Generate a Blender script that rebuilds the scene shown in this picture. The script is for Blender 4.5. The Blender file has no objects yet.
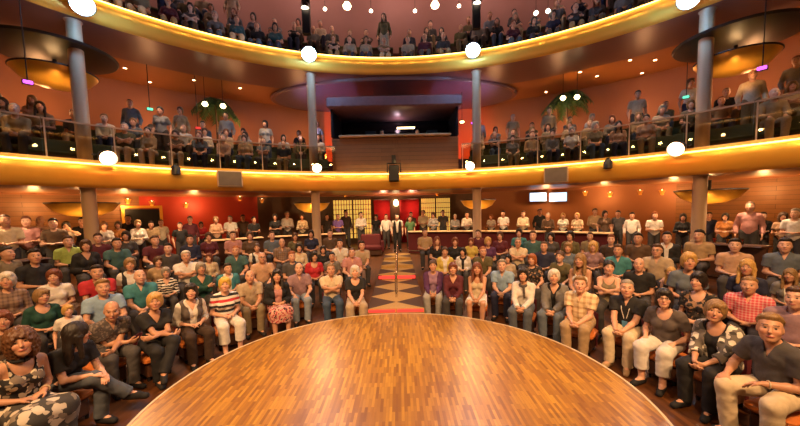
import bpy, math, random
import numpy as np
from mathutils import Vector, Matrix
random.seed(7)
SC = bpy.context.scene
COL = SC.collection
R = math.radians

# ------------------------------------------------------------------ camera
F_PX, HORIZON, PITCH, ROLL = 325.0, 210.0, R(4.0), R(1.25)
CAM_Z = 2.33
CY = HORIZON + F_PX * math.tan(PITCH)          # row of the optical axis
cam_data = bpy.data.cameras.new('camera')
cam = bpy.data.objects.new('camera', cam_data); COL.objects.link(cam)
cam_data.sensor_width = 36.0
cam_data.lens = F_PX / 800 * 36.0
cam_data.shift_y = (CY - 213.0) / 800.0
cam_data.clip_end = 100
M_ROT = Matrix.Rotation(R(90) - PITCH, 4, 'X') @ Matrix.Rotation(-ROLL, 4, 'Z')
CAM_P = Vector((0, 0, CAM_Z))
cam.matrix_world = Matrix.Translation(CAM_P) @ M_ROT
SC.camera = cam

def ray(x, y):
    """direction of the line of sight through a point of the photograph, scaled to forward distance 1"""
    d = M_ROT.to_3x3() @ Vector(((x - 400) / F_PX, -(y - CY) / F_PX, -1))
    return d / d.y

# ------------------------------------------------------------------ objects
def tag(o, label=None, cat=None, group=None, kind=None):
    if label: o['label'] = label
    if cat: o['category'] = cat
    if group: o['group'] = group
    if kind: o['kind'] = kind
    return o

def empty(name, loc=(0, 0, 0), rz=0):
    o = bpy.data.objects.new(name, None); COL.objects.link(o)
    o.location = loc; o.rotation_euler = (0, 0, rz); o.empty_display_size = .1
    return o

def link(name, me, mat=None, parent=None, color=None):
    o = bpy.data.objects.new(name, me); COL.objects.link(o)
    if mat is not None:
        if len(me.materials) == 0: me.materials.append(mat)
        elif me.materials[0] is not mat:
            o.material_slots[0].link = 'OBJECT'; o.material_slots[0].material = mat
    if parent is not None: o.parent = parent
    if color is not None: o.color = (*color, 1)
    return o

def copy_tree(o, parent=None):
    c = o.copy(); COL.objects.link(c)
    if parent is not None: c.parent = parent
    for ch in [k for k in o.children]: copy_tree(ch, c)
    return c

class MB:
    """collects shapes, links them as one mesh"""
    def __init__(s): s.v = []; s.f = []
    def add(s, vs, fs):
        b = len(s.v); s.v += [tuple(p) for p in vs]; s.f += [tuple(b + i for i in f) for f in fs]
        return s
    def box(s, c, d, rz=0, rx=0, bev=0.0):
        x, y, z = d[0] / 2, d[1] / 2, d[2] / 2
        m = Matrix.Translation(c) @ Matrix.Rotation(rz, 4, 'Z') @ Matrix.Rotation(rx, 4, 'X')
        if bev <= 0:
            vs = [m @ Vector((sx * x, sy * y, sz * z)) for sz in (-1, 1) for sx, sy in ((-1, -1), (1, -1), (1, 1), (-1, 1))]
            return s.add(vs, [(3, 2, 1, 0), (4, 5, 6, 7), (0, 1, 5, 4), (1, 2, 6, 5), (2, 3, 7, 6), (3, 0, 4, 7)])
        b = bev; pts = []
        oct_ = [(-x + b, -y), (x - b, -y), (x, -y + b), (x, y - b), (x - b, y), (-x + b, y), (-x, y - b), (-x, -y + b)]
        ins = [(px * (1 - b / x), py * (1 - b / y)) for px, py in oct_]
        for ring, zz in ((ins, -z), (oct_, -z + b), (oct_, z - b), (ins, z)):
            pts += [m @ Vector((px, py, zz)) for px, py in ring]
        fs = [tuple(range(7, -1, -1)), tuple(range(24, 32))]
        for k in range(3):
            for i in range(8):
                j = (i + 1) % 8
                fs.append((k * 8 + i, k * 8 + j, k * 8 + 8 + j, k * 8 + 8 + i))
        return s.add(pts, fs)
    def lathe(s, prof, c=(0, 0, 0), n=24, sx=1, sy=1, cap=True):
        vs = []; fs = []; m = len(prof)
        for i in range(n):
            a = 2 * math.pi * i / n
            for r, z in prof: vs.append((c[0] + r * sx * math.cos(a), c[1] + r * sy * math.sin(a), c[2] + z))
        for i in range(n):
            j = (i + 1) % n
            for k in range(m - 1):
                fs.append((i * m + k, j * m + k, j * m + k + 1, i * m + k + 1))
        if cap and prof[0][0] > 1e-6: fs.append(tuple(i * m for i in range(n - 1, -1, -1)))
        if cap and prof[-1][0] > 1e-6: fs.append(tuple(i * m + m - 1 for i in range(n)))
        return s.add(vs, fs)
    def tube(s, pts, r, n=8, r2=None):
        pts = [Vector(p) for p in pts]; vs = []; fs = []; K = len(pts)
        for i, p in enumerate(pts):
            t = (pts[min(i + 1, K - 1)] - pts[max(i - 1, 0)]).normalized()
            u = t.cross(Vector((0, 0, 1)))
            if u.length < 1e-3: u = Vector((1, 0, 0))
            u.normalize(); w = t.cross(u)
            rr = r if r2 is None else r + (r2 - r) * i / max(1, K - 1)
            for k in range(n):
                a = 2 * math.pi * k / n
                vs.append(p + (u * math.cos(a) + w * math.sin(a)) * rr)
        for i in range(K - 1):
            for k in range(n):
                l = (k + 1) % n
                fs.append((i * n + k, i * n + l, i * n + n + l, i * n + n + k))
        fs.append(tuple(range(n - 1, -1, -1))); fs.append(tuple(range((K - 1) * n, K * n)))
        return s.add(vs, fs)
    def arc(s, prof, a0, a1, n, c=(0, 0), closed=False):
        """sweeps a profile of (radius, height) about a vertical axis; angle 0 looks down the hall"""
        vs = []; fs = []; m = len(prof)
        for i in range(n + 1):
            a = a0 + (a1 - a0) * i / n
            for r, z in prof: vs.append((c[0] + r * math.sin(a), c[1] + r * math.cos(a), z))
        for i in range(n):
            for k in range(m if closed else m - 1):
                l = (k + 1) % m
                fs.append((i * m + k, i * m + l, (i + 1) * m + l, (i + 1) * m + k))
        if closed:
            fs.append(tuple(range(m - 1, -1, -1))); fs.append(tuple(n * m + k for k in range(m)))
        return s.add(vs, fs)
    def mesh(s, name, smooth=True, angle=40):
        me = bpy.data.meshes.new(name); me.from_pydata(s.v, [], s.f); me.update()
        if smooth:
            me.shade_smooth()
            try: me.set_sharp_from_angle(angle=R(angle))
            except Exception: pass
        return me
    def build(s, name, mat, parent=None, smooth=True, angle=40, color=None):
        return link(name, s.mesh(name, smooth, angle), mat, parent, color)

# ------------------------------------------------------------------ materials
def new_mat(name):
    m = bpy.data.materials.new(name); m.use_nodes = True
    nt = m.node_tree; b = nt.nodes['Principled BSDF']
    return m, nt, b
def N(nt, t, **kw):
    n = nt.nodes.new(t)
    for k, v in kw.items():
        if k.startswith('i_'):
            key = k[2:]
            n.inputs[int(key) if key.isdigit() else key].default_value = v
        else: setattr(n, k, v)
    return n
def L(nt, a, b): nt.links.new(a, b)
def math_(nt, op, a, b=None, clamp=False):
    n = N(nt, 'ShaderNodeMath', operation=op, use_clamp=clamp)
    for i, v in enumerate((a, b)):
        if v is None: continue
        if isinstance(v, (int, float)): n.inputs[i].default_value = v
        else: L(nt, v, n.inputs[i])
    return n.outputs[0]
def mix_(nt, fac, a, b, mode='MIX'):
    n = N(nt, 'ShaderNodeMix', data_type='RGBA', blend_type=mode)
    for i, v in ((0, fac), (6, a), (7, b)):
        if isinstance(v, (int, float)): n.inputs[i].default_value = v
        elif isinstance(v, tuple): n.inputs[i].default_value = (*v, 1) if len(v) == 3 else v
        else: L(nt, v, n.inputs[i])
    return n.outputs[2]
def tex_obj(nt): return N(nt, 'ShaderNodeTexCoord').outputs['Object']
def noise(nt, scale, vec=None, detail=3):
    n = N(nt, 'ShaderNodeTexNoise', i_Scale=scale, i_Detail=detail)
    if vec is not None: L(nt, vec, n.inputs['Vector'])
    return n.outputs['Fac']
def bump(nt, b, h, strength=.3, dist=.01):
    n = N(nt, 'ShaderNodeBump', i_Strength=strength, i_Distance=dist)
    L(nt, h, n.inputs['Height']); L(nt, n.outputs[0], b.inputs['Normal'])

def plain(name, col, rough=.6, metal=0.0, var=.25, scale=6, coat=0.0):
    m, nt, b = new_mat(name)
    f = noise(nt, scale, tex_obj(nt))
    c = mix_(nt, f, tuple(v * (1 - var) for v in col), tuple(min(1, v * (1 + var)) for v in col))
    L(nt, c, b.inputs['Base Color'])
    b.inputs['Roughness'].default_value = rough; b.inputs['Metallic'].default_value = metal
    if coat: b.inputs['Coat Weight'].default_value = coat
    return m
def emit(name, col, st):
    m, nt, b = new_mat(name)
    b.inputs['Base Color'].default_value = (*col, 1)
    b.inputs['Emission Color'].default_value = (*col, 1); b.inputs['Emission Strength'].default_value = st
    return m
def glass_mat(name, tint, a=.12):
    m = bpy.data.materials.new(name); m.use_nodes = True; nt = m.node_tree; nt.nodes.clear()
    t = N(nt, 'ShaderNodeBsdfTransparent'); t.inputs[0].default_value = (*tint, 1)
    g = N(nt, 'ShaderNodeBsdfGlossy', i_Roughness=.03)
    fr = N(nt, 'ShaderNodeFresnel', i_IOR=1.45)
    ns = noise(nt, 3, tex_obj(nt))
    fac = math_(nt, 'MULTIPLY', fr.outputs[0], math_(nt, 'ADD', .9, math_(nt, 'MULTIPLY', ns, .2)))
    mx = N(nt, 'ShaderNodeMixShader'); L(nt, fac, mx.inputs[0]); L(nt, t.outputs[0], mx.inputs[1]); L(nt, g.outputs[0], mx.inputs[2])
    o = N(nt, 'ShaderNodeOutputMaterial'); L(nt, mx.outputs[0], o.inputs[0])
    return m

def skin_mat():
    m, nt, b = new_mat('skin')
    oi = N(nt, 'ShaderNodeObjectInfo')
    at = N(nt, 'ShaderNodeAttribute', attribute_name='face_place')
    sp = N(nt, 'ShaderNodeSeparateXYZ'); L(nt, at.outputs['Vector'], sp.inputs[0])
    x, y, z = sp.outputs
    ax = math_(nt, 'ABSOLUTE', x)
    front = math_(nt, 'LESS_THAN', y, -.045)
    def ell(cx, cz, rx, rz, u=ax):
        a = math_(nt, 'DIVIDE', math_(nt, 'SUBTRACT', u, cx), rx); c = math_(nt, 'DIVIDE', math_(nt, 'SUBTRACT', z, cz), rz)
        d = math_(nt, 'ADD', math_(nt, 'MULTIPLY', a, a), math_(nt, 'MULTIPLY', c, c))
        return math_(nt, 'MULTIPLY', math_(nt, 'LESS_THAN', d, 1.0), front)
    n = noise(nt, 25, tex_obj(nt))
    base = mix_(nt, n, oi.outputs['Color'], mix_(nt, 1.0, oi.outputs['Color'], (.86, .74, .70), 'MULTIPLY'))
    cheek = mix_(nt, math_(nt, 'MULTIPLY', ell(.042, -.03, .03, .026), .25), base, (.6, .2, .14))
    brow = mix_(nt, math_(nt, 'MULTIPLY', ell(.034, .037, .023, .0068), .85), cheek, (.09, .045, .025))
    eyew = mix_(nt, ell(.032, .011, .0150, .0072), brow, (.5, .42, .36))
    iris = mix_(nt, ell(.032, .011, .0092, .0078), eyew, (.03, .02, .015))
    lip = mix_(nt, math_(nt, 'MULTIPLY', ell(0, -.064, .029, .0105), .8), iris, (.36, .07, .06))
    L(nt, lip, b.inputs['Base Color'])
    b.inputs['Roughness'].default_value = .5
    return m

def col_mat(name, rough=.8, bump_s=20, bstr=.35, var=.25, sheen=0):
    m, nt, b = new_mat(name)
    oi = N(nt, 'ShaderNodeObjectInfo')
    v = tex_obj(nt); f = noise(nt, bump_s, v)
    c = mix_(nt, f, oi.outputs['Color'], mix_(nt, 1.0, oi.outputs['Color'], (1 - var * 1.6,) * 3, 'MULTIPLY'))
    L(nt, c, b.inputs['Base Color']); b.inputs['Roughness'].default_value = rough
    bump(nt, b, f, bstr, .015)
    return m

def hair_mat():
    m, nt, b = new_mat('hair')
    oi = N(nt, 'ShaderNodeObjectInfo')
    mp = N(nt, 'ShaderNodeMapping'); mp.inputs['Scale'].default_value = (90, 90, 8); L(nt, tex_obj(nt), mp.inputs[0])
    f = noise(nt, 1, mp.outputs[0])
    c = mix_(nt, f, mix_(nt, 1.0, oi.outputs['Color'], (.45, .42, .4), 'MULTIPLY'), mix_(nt, 1.0, oi.outputs['Color'], (1.5, 1.45, 1.3), 'MULTIPLY'))
    L(nt, c, b.inputs['Base Color']); b.inputs['Roughness'].default_value = .5
    bump(nt, b, f, .6, .01)
    return m

def pattern_mat(name, kind, cols, scale=1.0):
    m, nt, b = new_mat(name)
    v = tex_obj(nt); sp = N(nt, 'ShaderNodeSeparateXYZ'); L(nt, v, sp.inputs[0])
    x, y, z = sp.outputs
    if kind == 'bands':                                     # horizontal stripes
        w = math_(nt, 'FRACT', math_(nt, 'MULTIPLY', z, scale))
        c = cols[0]
        k = len(cols)
        for i in range(1, k):
            c = mix_(nt, math_(nt, 'GREATER_THAN', w, i / k), c, cols[i])
    elif kind == 'zebra':
        n = noise(nt, 9, v, 2)
        w = math_(nt, 'FRACT', math_(nt, 'ADD', math_(nt, 'MULTIPLY', z, scale), math_(nt, 'MULTIPLY', n, 1.6)))
        c = mix_(nt, math_(nt, 'GREATER_THAN', w, .5), cols[0], cols[1])
    elif kind == 'plaid':
        fx = math_(nt, 'GREATER_THAN', math_(nt, 'FRACT', math_(nt, 'MULTIPLY', x, scale)), .6)
        fz = math_(nt, 'GREATER_THAN', math_(nt, 'FRACT', math_(nt, 'MULTIPLY', z, scale)), .6)
        s = math_(nt, 'MULTIPLY', math_(nt, 'ADD', fx, fz), .5)
        c = mix_(nt, s, cols[0], cols[1])
    elif kind == 'floral':
        vo = N(nt, 'ShaderNodeTexVoronoi', i_Scale=scale); L(nt, v, vo.inputs['Vector'])
        n = noise(nt, scale * 1.3, v, 2)
        s = math_(nt, 'GREATER_THAN', math_(nt, 'ADD', vo.outputs['Distance'], math_(nt, 'MULTIPLY', n, .5)), .68)
        c = mix_(nt, s, cols[0], cols[1])
        if len(cols) > 2:
            c = mix_(nt, math_(nt, 'GREATER_THAN', noise(nt, scale * .8, v, 1), .58), c, cols[2])
    L(nt, c, b.inputs['Base Color']); b.inputs['Roughness'].default_value = .8
    bump(nt, b, noise(nt, 18, v), .3, .015)
    return m
# ------------------------------------------------------------------ bodies: smooth unions of tapered limbs, meshed as one surface
V3 = lambda *a: np.array(a, dtype=np.float64)
def nrm(v): return v / max(1e-9, np.linalg.norm(v))
def rot(rx=0, ry=0, rz=0):
    return np.array((Matrix.Rotation(rz, 3, 'Z') @ Matrix.Rotation(rx, 3, 'X') @ Matrix.Rotation(ry, 3, 'Y')))

class Vol:
    def __init__(s, lo, hi, res):
        s.lo = np.array(lo, float); s.res = res
        s.n = [int(math.ceil((hi[i] - lo[i]) / res)) + 1 for i in range(3)]
        s.F = np.full(s.n, 1.0, np.float32)
        s.ax = [(s.lo[i] + res * np.arange(s.n[i])).astype(np.float32) for i in range(3)]
    def sub(s, lo, hi):
        a = [max(0, int((lo[i] - s.lo[i]) / s.res)) for i in range(3)]
        b = [min(s.n[i], int((hi[i] - s.lo[i]) / s.res) + 2) for i in range(3)]
        if any(a[i] >= b[i] for i in range(3)): return None
        sl = tuple(slice(a[i], b[i]) for i in range(3))
        return sl, s.ax[0][sl[0]][:, None, None], s.ax[1][sl[1]][None, :, None], s.ax[2][sl[2]][None, None, :]
    def add(s, prim, k=.02, off=0.0, op='u'):
        fn, lo, hi = prim; m = k + off + 3.5 * s.res
        g = s.sub(lo - m, hi + m)
        if g is None: return s
        sl, X, Y, Z = g
        d = fn(X, Y, Z).astype(np.float32) - off
        F = s.F[sl]
        if op == 'u':
            h = np.clip(.5 + .5 * (F - d) / k, 0, 1); s.F[sl] = F * (1 - h) + d * h - k * h * (1 - h)
        else:
            e = -d; h = np.clip(.5 - .5 * (F - e) / k, 0, 1); s.F[sl] = F * (1 - h) + e * h + k * h * (1 - h)
        return s
    def cut(s, p, n):
        """keeps the side the normal points away from"""
        d = (s.ax[0][:, None, None] - p[0]) * n[0] + (s.ax[1][None, :, None] - p[1]) * n[1] + (s.ax[2][None, None, :] - p[2]) * n[2]
        s.F = np.maximum(s.F, d.astype(np.float32)); return s
    def ripple(s, amp, fr, ph=0):
        X, Y, Z = s.ax[0][:, None, None], s.ax[1][None, :, None], s.ax[2][None, None, :]
        s.F = s.F + (amp * (np.sin(X * fr + 1.7 * np.sin(Z * fr * .6 + ph)) * np.sin(Z * fr * .8 + 2 * np.sin(Y * fr * .5 + ph)))).astype(np.float32); return s
    def grid(s): return s.ax[0][:, None, None], s.ax[1][None, :, None], s.ax[2][None, None, :]

def cone(a, b, ra, rb, flat=False):
    a = np.array(a, float); b = np.array(b, float); ba = b - a; L2 = max(1e-9, ba @ ba); n = nrm(ba)
    def fn(X, Y, Z):
        px, py, pz = X - a[0], Y - a[1], Z - a[2]
        u = (px * ba[0] + py * ba[1] + pz * ba[2]) / L2
        t = np.clip(u, 0, 1)
        d = np.sqrt((px - t * ba[0]) ** 2 + (py - t * ba[1]) ** 2 + (pz - t * ba[2]) ** 2) - (ra + (rb - ra) * t)
        if flat: d = np.maximum(d, (u - 1) * math.sqrt(L2))
        return d
    r = max(ra, rb)
    return fn, np.minimum(a, b) - r, np.maximum(a, b) + r
def ell(c, r, M=None):
    c = np.array(c, float); r = np.array(r, float); M = np.eye(3) if M is None else M
    def fn(X, Y, Z):
        px, py, pz = X - c[0], Y - c[1], Z - c[2]
        q = [(px * M[0][i] + py * M[1][i] + pz * M[2][i]) / r[i] for i in range(3)]
        k0 = np.sqrt(q[0] ** 2 + q[1] ** 2 + q[2] ** 2) + 1e-6
        k1 = np.sqrt((q[0] / r[0]) ** 2 + (q[1] / r[1]) ** 2 + (q[2] / r[2]) ** 2) + 1e-6
        return k0 * (k0 - 1) / k1
    e = np.sqrt((M ** 2) @ (r ** 2))
    return fn, c - e, c + e

def surface(vol, iso=0.0):
    """surface nets"""
    F = vol.F - iso; I = F < 0
    if not I.any(): return None
    nx, ny, nz = F.shape
    cnt = np.zeros((nx - 1, ny - 1, nz - 1), np.int8)
    for dx in (0, 1):
        for dy in (0, 1):
            for dz in (0, 1): cnt += I[dx:nx - 1 + dx, dy:ny - 1 + dy, dz:nz - 1 + dz]
    act = (cnt > 0) & (cnt < 8)
    ci = np.argwhere(act)
    idx = np.full(act.shape, -1, np.int32); idx[act] = np.arange(len(ci))
    cor = [(dx, dy, dz) for dx in (0, 1) for dy in (0, 1) for dz in (0, 1)]
    val = np.stack([F[ci[:, 0] + a, ci[:, 1] + b, ci[:, 2] + c] for a, b, c in cor], 1)
    P = np.zeros((len(ci), 3)); W = np.zeros(len(ci))
    for i in range(8):
        for j in range(i + 1, 8):
            if sum(abs(cor[i][k] - cor[j][k]) for k in range(3)) != 1: continue
            f0, f1 = val[:, i], val[:, j]; m = (f0 < 0) != (f1 < 0)
            t = np.where(m, f0 / np.where(m, f0 - f1, 1), 0)
            p = np.array(cor[i])[None] + t[:, None] * (np.array(cor[j]) - np.array(cor[i]))[None]
            P += p * m[:, None]; W += m
    P = (ci + P / W[:, None]) * vol.res + vol.lo
    Q = []
    for ax in range(3):
        o = [k for k in range(3) if k != ax]
        A = np.moveaxis(I, ax, 0); s0, s1 = A[:-1], A[1:]
        e = np.argwhere(s0 != s1); e = e[(e[:, 1] > 0) & (e[:, 2] > 0) & (e[:, 1] < A.shape[1] - 1) & (e[:, 2] < A.shape[2] - 1)]
        if not len(e): continue
        T = np.moveaxis(idx, ax, 0)
        q = np.stack([T[e[:, 0], e[:, 1] - 1, e[:, 2] - 1], T[e[:, 0], e[:, 1], e[:, 2] - 1], T[e[:, 0], e[:, 1], e[:, 2]], T[e[:, 0], e[:, 1] - 1, e[:, 2]]], 1)
        flip = s0[e[:, 0], e[:, 1], e[:, 2]]
        if ax == 1: flip = ~flip
        q[~flip] = q[~flip][:, ::-1]
        Q.append(q)
    Q = np.concatenate(Q)
    return P, Q[(Q >= 0).all(1)]

def to_mesh(name, pq, hp=None):
    P, Q = pq
    me = bpy.data.meshes.new(name)
    me.vertices.add(len(P)); me.vertices.foreach_set('co', P.astype(np.float32).ravel())
    me.loops.add(Q.size); me.polygons.add(len(Q))
    me.polygons.foreach_set('loop_start', np.arange(0, Q.size, 4, dtype=np.int32))
    me.polygons.foreach_set('loop_total', np.full(len(Q), 4, np.int32))
    me.loops.foreach_set('vertex_index', Q.astype(np.int32).ravel())
    me.polygons.foreach_set('use_smooth', np.ones(len(Q), bool))
    if hp is not None:
        at = me.attributes.new('face_place', 'FLOAT_VECTOR', 'POINT')
        at.data.foreach_set('vector', hp.astype(np.float32).ravel())
    me.update(calc_edges=True); me.validate()
    return me

def ik(a, c, l1, l2, pole):
    """middle joint of a two-bone limb from a to c, bent towards pole; c comes back if it was out of reach"""
    d = c - a; D = np.linalg.norm(d)
    if D > (l1 + l2) * .995: c = a + nrm(d) * (l1 + l2) * .995; d = c - a; D = np.linalg.norm(d)
    n = nrm(d); p = nrm(pole - n * (pole @ n))
    x = (l1 * l1 - l2 * l2 + D * D) / (2 * D); h = math.sqrt(max(0, l1 * l1 - x * x))
    return a + n * x + p * h, c

POSES = {   # per hand: wrist, finger direction, palm facing, thumb side, elbow pole; (x is mirrored for the other hand)
    'clasp':  dict(w=(.05, -.41, .60), d=(-.55, -.65, -.5), n=(-.8, .3, .2), u=(-.1, -.45, .85), p=(.5, .7, -.5), lean=.30, curl=.75),
    'knees':  dict(w=(.13, -.37, .635), d=(.05, -.85, -.5), n=(0, .5, -.85), u=(-1, 0, 0), p=(.55, .8, -.2), lean=.16, curl=.35),
    'lap':    dict(w=(.10, -.22, .665), d=(-.95, -.3, -.15), n=(0, .1, -1), u=(0, -1, .1), p=(.5, .75, -.5), lean=.06, curl=.4),
    'crossed': dict(w=(-.10, -.245, .83), d=(-.9, .35, .05), n=(.3, .9, 0), u=(0, -.1, 1), p=(.7, -.2, -.8), lean=.04, curl=.5),
    'low':    dict(w=(.16, -.25, .62), d=(-.2, -.95, -.3), n=(0, 0, -1), u=(-1, .1, 0), p=(.5, .8, -.4), lean=.12, curl=.35),
    'table':  dict(w=(.10, -.36, 1.02), d=(-.75, -.6, 0), n=(0, 0, -1), u=(-.2, -1, 0), p=(.5, .5, -.8), lean=.1, curl=.4),
    'hang':   dict(w=(.25, -.06, .86), d=(0, -.15, -1), n=(-1, 0, 0), u=(0, -1, 0), p=(.3, 1, 0), lean=.0, curl=.35),
    'camera': dict(w=(.07, -.30, 1.13), d=(-.2, -.5, .8), n=(-.7, -.2, 0), u=(-.8, .2, .3), p=(.9, 0, -.6), lean=.0, curl=.8),
}

def skeleton(sex='m', pose='lap', stand=False, lean=None, turn=0.0, side=0.0, head=(0, 0, 0), arms=None, legs=None, child=False):
    """joints of a figure facing -Y, feet at height 0"""
    J = {'sex': sex, 'stand': stand, 'child': child}
    hz = .90 if stand else .53
    P = POSES[pose]; lean = P['lean'] if lean is None else lean
    J['H'] = H = V3(0, 0, hz); T = J['T'] = rot(rz=turn) @ rot(rx=lean, ry=side)
    sw = .155 if sex == 'f' else .178
    tp = lambda *a: H + T @ V3(*a)
    J['tp'] = tp; J['neck'] = tp(0, .015, .50)
    J['hs'] = hs = 1.01 if sex == 'f' else 1.05
    J['headc'] = tp(0, .0, .50) + rot(rz=turn) @ V3(0, -.035 - .05 * math.sin(lean), .157)
    J['RH'] = rot(rz=head[0]) @ rot(rx=head[1], ry=head[2])
    ar = arms or {}
    for s, nm in ((1, 'l'), (-1, 'r')):
        J['S' + nm] = S = tp(s * sw, .015, .425)
        a = dict(P); a.update(ar.get(nm, {}))
        mir = lambda v: V3(v[0] * s, v[1], v[2])
        W = mir(a['w'])
        if stand and pose not in ('hang',) and 'abs' not in a: W = W + V3(0, .1, .30 if pose != 'table' else .05)
        if turn and pose not in ('knees',): W = rot(rz=turn * .6) @ W
        E, W = ik(S, W, .285, .25, mir(a['p']))
        J['E' + nm], J['W' + nm] = E, W
        d = nrm(mir(a['d'])); u = mir(a['u']); u = nrm(u - d * (u @ d)); n = np.cross(d, u)
        if n @ mir(a['n']) < 0: n = -n
        J['hand' + nm] = (d, n, u, a['curl'])
    for s, nm in ((1, 'l'), (-1, 'r')):
        hip = V3(s * .09, 0, hz)
        if stand: K, A, toe = V3(s * .10, -.02, .49), V3(s * .11, .02, .08), V3(s * .14, -.14, .03)
        else: K, A, toe = V3(s * .135, -.43, .52), V3(s * .12, -.42, .08), V3(s * .15, -.58, .032)
        if legs and nm in legs:
            K, A, toe = (V3(*q) for q in legs[nm])
        J['hip' + nm], J['K' + nm], J['A' + nm], J['toe' + nm] = hip, K, A, toe
    return J

def head_prims(J):
    c, M, s = J['headc'], J['RH'], J['hs']
    h = lambda x, y, z: c + M @ (V3(x, y, z) * s)
    e = lambda p, r: ell(h(*p), np.array(r) * s, M)
    f = J['sex'] == 'f'
    pr = [(e((0, .012, .03), (.079, .097, .098)), .02), (e((0, -.02, -.045), (.062 if f else .067, .073, .08)), .04),
          (e((0, -.066, -.098), (.026, .022, .019)), .03), (cone(h(-.036, -.082, .03), h(.036, -.082, .03), .011 * s, .011 * s), .02),
          (e((.04, -.064, -.022), (.027, .024, .024)), .025), (e((-.04, -.064, -.022), (.027, .024, .024)), .025),
          (cone(h(0, -.09, .014), h(0, -.112, -.026), .008 * s, .0135 * s), .012), (e((0, -.092, -.064), (.025, .011, .010)), .010),
          (e((.078, .012, -.006), (.011, .021, .031)), .008), (e((-.078, .012, -.006), (.011, .021, .031)), .008)]
    sub = [(e((.032, -.104, .011), (.018, .018, .011)), .012), (e((-.032, -.104, .011), (.018, .018, .011)), .012)]
    return pr, sub

def torso_prims(J, fat=1.0):
    tp, T, f = J['tp'], J['T'], J['sex'] == 'f'
    e = lambda p, r: ell(tp(*p), r, T)
    if f:
        pr = [(e((0, .01, .02), (.172 * fat, .125 * fat, .115)), .05), (e((0, -.005, .16), (.128 * fat, .105 * fat, .15)), .06), (e((0, .005, .33), (.142 * fat, .098, .16)), .05),
              (e((.068, -.08, .305), (.058, .052, .058)), .03), (e((-.068, -.08, .305), (.058, .052, .058)), .03),
              (cone(tp(-.115, .015, .43), tp(.115, .015, .43), .046, .046), .05), (cone(tp(0, .02, .50), tp(.12, .018, .44), .036, .032), .04), (cone(tp(0, .02, .50), tp(-.12, .018, .44), .036, .032), .04)]
    else:
        pr = [(e((0, .01, .02), (.162 * fat, .118 * fat, .115)), .05), (e((0, -.015 * fat, .155), (.147 * fat, .115 * fat, .15)), .06), (e((0, .005, .33), (.162 * (fat * .5 + .5), .112, .17)), .05),
              (cone(tp(-.13, .015, .425), tp(.13, .015, .425), .056, .056), .05), (cone(tp(0, .02, .50), tp(.135, .018, .445), .045, .038), .04), (cone(tp(0, .02, .50), tp(-.135, .018, .445), .045, .038), .04)]
    return pr

def limb_prims(J, parts=('arm', 'leg'), fat=1.0):
    f = J['sex'] == 'f'; out = []; k = .88 if f else 1.0
    for nm in 'lr':
        S, E, W = J['S' + nm], J['E' + nm], J['W' + nm]
        if 'arm' in parts:
            out += [(cone(S, E, .052 * k * fat, .040 * k), .035), (cone(E, E + (W - E) * .35, .040 * k, .040 * k), .02), (cone(E + (W - E) * .35, W, .039 * k, .026 * k), .02)]
        if 'leg' in parts:
            h, K, A = J['hip' + nm], J['K' + nm], J['A' + nm]
            out += [(cone(h, K, .088 * (fat * .6 + .4), .058), .03), (cone(K, K + (A - K) * .35, .055, .055), .02), (cone(K + (A - K) * .35, A, .055, .038), .02)]
    return out

def foot_prims(J, off=0.0):
    out = []
    for nm in 'lr':
        A, t = J['A' + nm], J['toe' + nm]; d = nrm(t - A); heel = A + V3(0, 0, -.035) - nrm(V3(d[0], d[1], 0)) * .03
        out += [(cone(A, A + (t - A) * .6, .036 + off, .032 + off), .02), (cone(heel, t, .034 + off, .030 + off), .02)]
    return out

def hand_prims(J, nm, fine):
    W = J['W' + nm]; d, n, u, c = J['hand' + nm]
    M = np.stack([d, u, n], 1)
    out = [(ell(W + d * .052, (.052, .040, .019), M), .02)]
    if not fine:
        t = d * math.cos(c * .8) + n * math.sin(c * .8)
        out += [(ell(W + d * .09 + t * .035, (.05, .036, .017), np.stack([t, u, nrm(np.cross(t, u))], 1)), .02), (cone(W + d * .03 + u * .03, W + d * .08 + u * .055, .015, .012), .015)]
        return out
    for i in range(4):
        b = W + d * (.088 - (.004 if i in (0,) else .008 if i == 3 else 0)) + u * (.030 - .0205 * i)
        l1, l2 = ((.040, .030), (.044, .034), (.041, .031), (.033, .025))[i]
        cc = c * (.9 + .12 * i)
        d1 = d * math.cos(cc) + n * math.sin(cc); d2 = d * math.cos(2.1 * cc) + n * math.sin(2.1 * cc)
        out += [(cone(b - d * .015, b + d1 * l1, .0098, .0090), .006), (cone(b + d1 * l1, b + d1 * l1 + d2 * l2, .0090, .0078), .004)]
    b = W + d * .022 + u * .028; m = b + nrm(d * .65 + u * .7 + n * .25) * .042; e = m + nrm(d * .95 + u * .1 + n * .45) * .032
    out += [(cone(b - u * .012, m, .0145, .0115), .012), (cone(m, e, .011, .0088), .005)]
    return out

def bounds(J, pad=.17):
    ks = [J[k + n] for k in ('S', 'E', 'W', 'hip', 'K', 'A', 'toe') for n in 'lr'] + [J['headc'], J['H']]
    a = np.array(ks); lo = a.min(0) - pad; hi = a.max(0) + pad; lo[2] = -.03; hi[2] = J['headc'][2] + .17
    return lo, hi

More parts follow.
